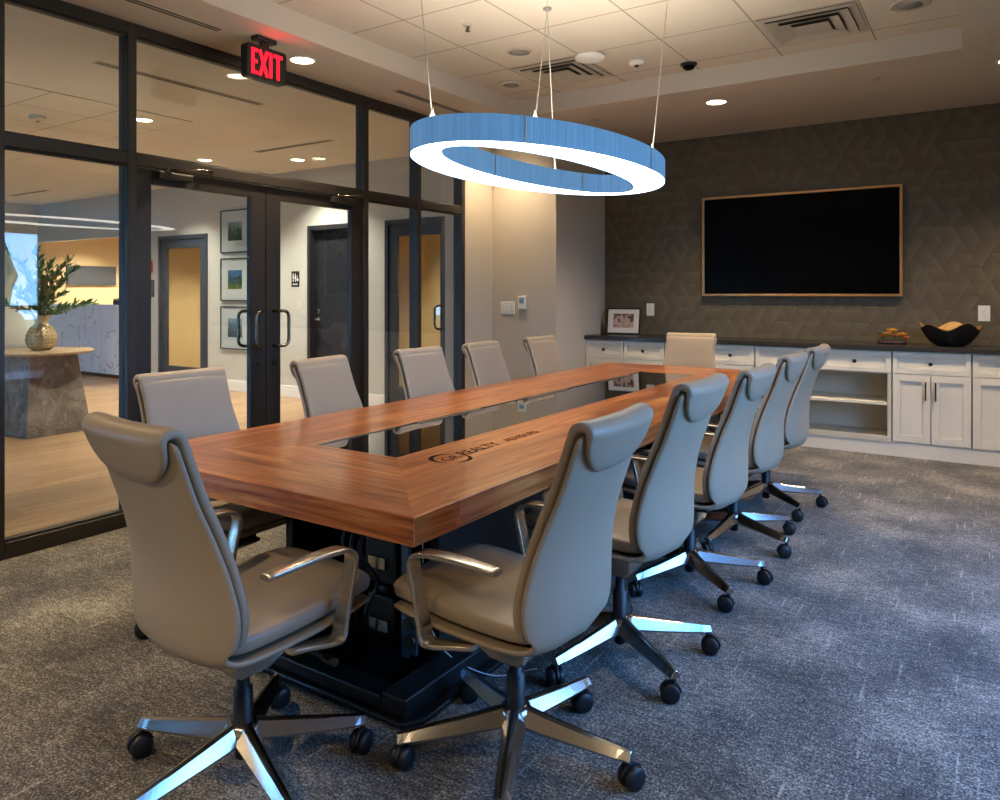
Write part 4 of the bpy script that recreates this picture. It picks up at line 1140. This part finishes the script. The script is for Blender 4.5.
for (x, sk) in ((-.035, 0), (.005, 1)):
    b.cyl((x, -.0095, .062), .009, 0, .0015, 'y', 14)
    if sk: b.prism([(x - .007, .05), (x + .007, .05), (x + .017, .0), (x - .017, .0)], -.0095, -.008, 'y')
    else: b.prism([(x - .011, .05), (x + .011, .05), (x + .011, .005), (x - .011, .005)], -.0095, -.008, 'y')
    b.box((x - .008, -.0095, -.035), (x - .002, -.008, .005)); b.box((x + .002, -.0095, -.035), (x + .008, -.008, .005))
b.cyl((.045, -.0095, -.01), .017, 0, .0015, 'y', 14); b.box((.040, -.0095, .01), (.047, -.008, .045))
b.box((-.045, -.0095, -.072), (.045, -.008, -.062))
b.build('figures', M['white_plastic'], rs)
fa = empty('fire_alarm', (-10.70, LY, 1.75), label='small red fire alarm left of the glazed lobby door', cat='fire alarm')
MB().box((-.05, -.05, -.09), (.05, 0, .09)).build('housing', M['red_plastic'], fa, bevel=.006); MB().box((-.03, -.056, .0), (.03, -.05, .05)).build('strobe', M['white_plastic'], fa, bevel=.004)
ap = empty('intercom_panel', (-10.68, LY, 1.42), label='dark intercom panel below the red fire alarm', cat='panel')
MB().box((-.07, -.03, -.13), (.07, 0, .13)).build('housing', M['sign_grey'], ap, bevel=.004); MB().box((-.045, -.033, .0), (.045, -.03, .09)).build('speaker_slots', M['black_plastic'], ap)
cp = empty('room_sign', (-9.2, 8.3, 1.52), label='small dark sign on the tan wall seen through the glazed lobby door', cat='sign')
MB().box((-.09, -.01, -.12), (.09, 0, .12)).build('plate', M['sign_grey'], cp, bevel=.003); MB().box((-.05, -.013, -.02), (.05, -.01, .06)).build('inset', M['mat_board'], cp)

# ------------------------------------------------------------------ outside the windows
gr = MB().box((XR + .15, -14, -.35), (40, 24, -.25)).build('lawn_ground', M['grass'], **st)
MB().box((5.5, -14, -.249), (12, 24, -.24)).build('pavement', M['asphalt'], **st)
MB().box((-40, -30, -.35), (XR + .15, YF - 2.0, -.25)).build('lawn_ground_front', M['grass'], **st)
MB().box((-40, -14, -.249), (0, -8.5, -.24)).build('pavement_front', M['asphalt'], **st)
def bush(name, x, y, z, rx, ry, rz_, seed, label, cat='hedge', group=None, trunk=0):
    t = empty(name, (x, y, z), label=label, cat=cat, group=group)
    rnd = random.Random(seed)
    b = MB()
    bm2 = bmesh.new(); bmesh.ops.create_icosphere(bm2, subdivisions=3, radius=1)
    b.bm.free(); b.bm = bm2
    for v in b.bm.verts:
        k = 1 + .16 * math.sin(v.co.x * 6 + seed) * math.cos(v.co.y * 7 - seed) + rnd.uniform(-.09, .09)
        v.co = Vector((v.co.x * rx * k, v.co.y * ry * k, v.co.z * rz_ * k + rz_ + trunk))
    b.build('foliage', M['hedge'], t)
    m = MB(); m.tube([(0, 0, 0), (.02, 0, trunk + rz_)], .04 + .05 * (trunk > 0), 8); m.build('trunk', M['bark'], t)
for i, y in enumerate((-4.0, -1.9, .2, 2.3, 4.4, 6.5)):
    bush('hedge_bush', 3.4, y, -.25, .6, .9, .80, i, 'green hedge bush outside the window wall', group='hedge bushes outside the window wall')
for i, (x, y, h) in enumerate(((18, 4, 1.4), (21, 11.2, 1.5), (18, 19, 1.4), (20, -2, 1.3), (19, -8, 1.4))):
    bush('tree', x, y, -.25, 1.5, 1.5, h, i + 9, 'leafy tree across the pavement outside', 'tree', 'trees outside the window wall', trunk=.7)
for i, (x, y, h) in enumerate(((-4, -17, 2.2), (-11, -18, 2.8), (-18, -17, 2.4), (-25, -18, 2.0))):
    bush('tree', x, y, -.25, 2.4, 2.2, h, i + 19, 'leafy tree outside the lobby windows', 'tree', 'trees outside the lobby windows', trunk=1.2)

# portals guide the daylight through the openings
for (loc, rot, sx_, sy_) in (((XR + .16, (wy0 + wy1) / 2, 1.27), (0, R(90), 0), 1.7, wy1 - wy0), ((-9.8, YF - 1.96, 1.4), (R(90), 0, 0), 11, 2.0)):
    l = bpy.data.lights.new('daylight_portal', 'AREA'); l.shape = 'RECTANGLE'; l.size = sx_; l.size_y = sy_
    l.cycles.is_portal = True
    o = bpy.data.objects.new('daylight_portal', l); COL.objects.link(o); o.location = loc; o.rotation_euler = rot
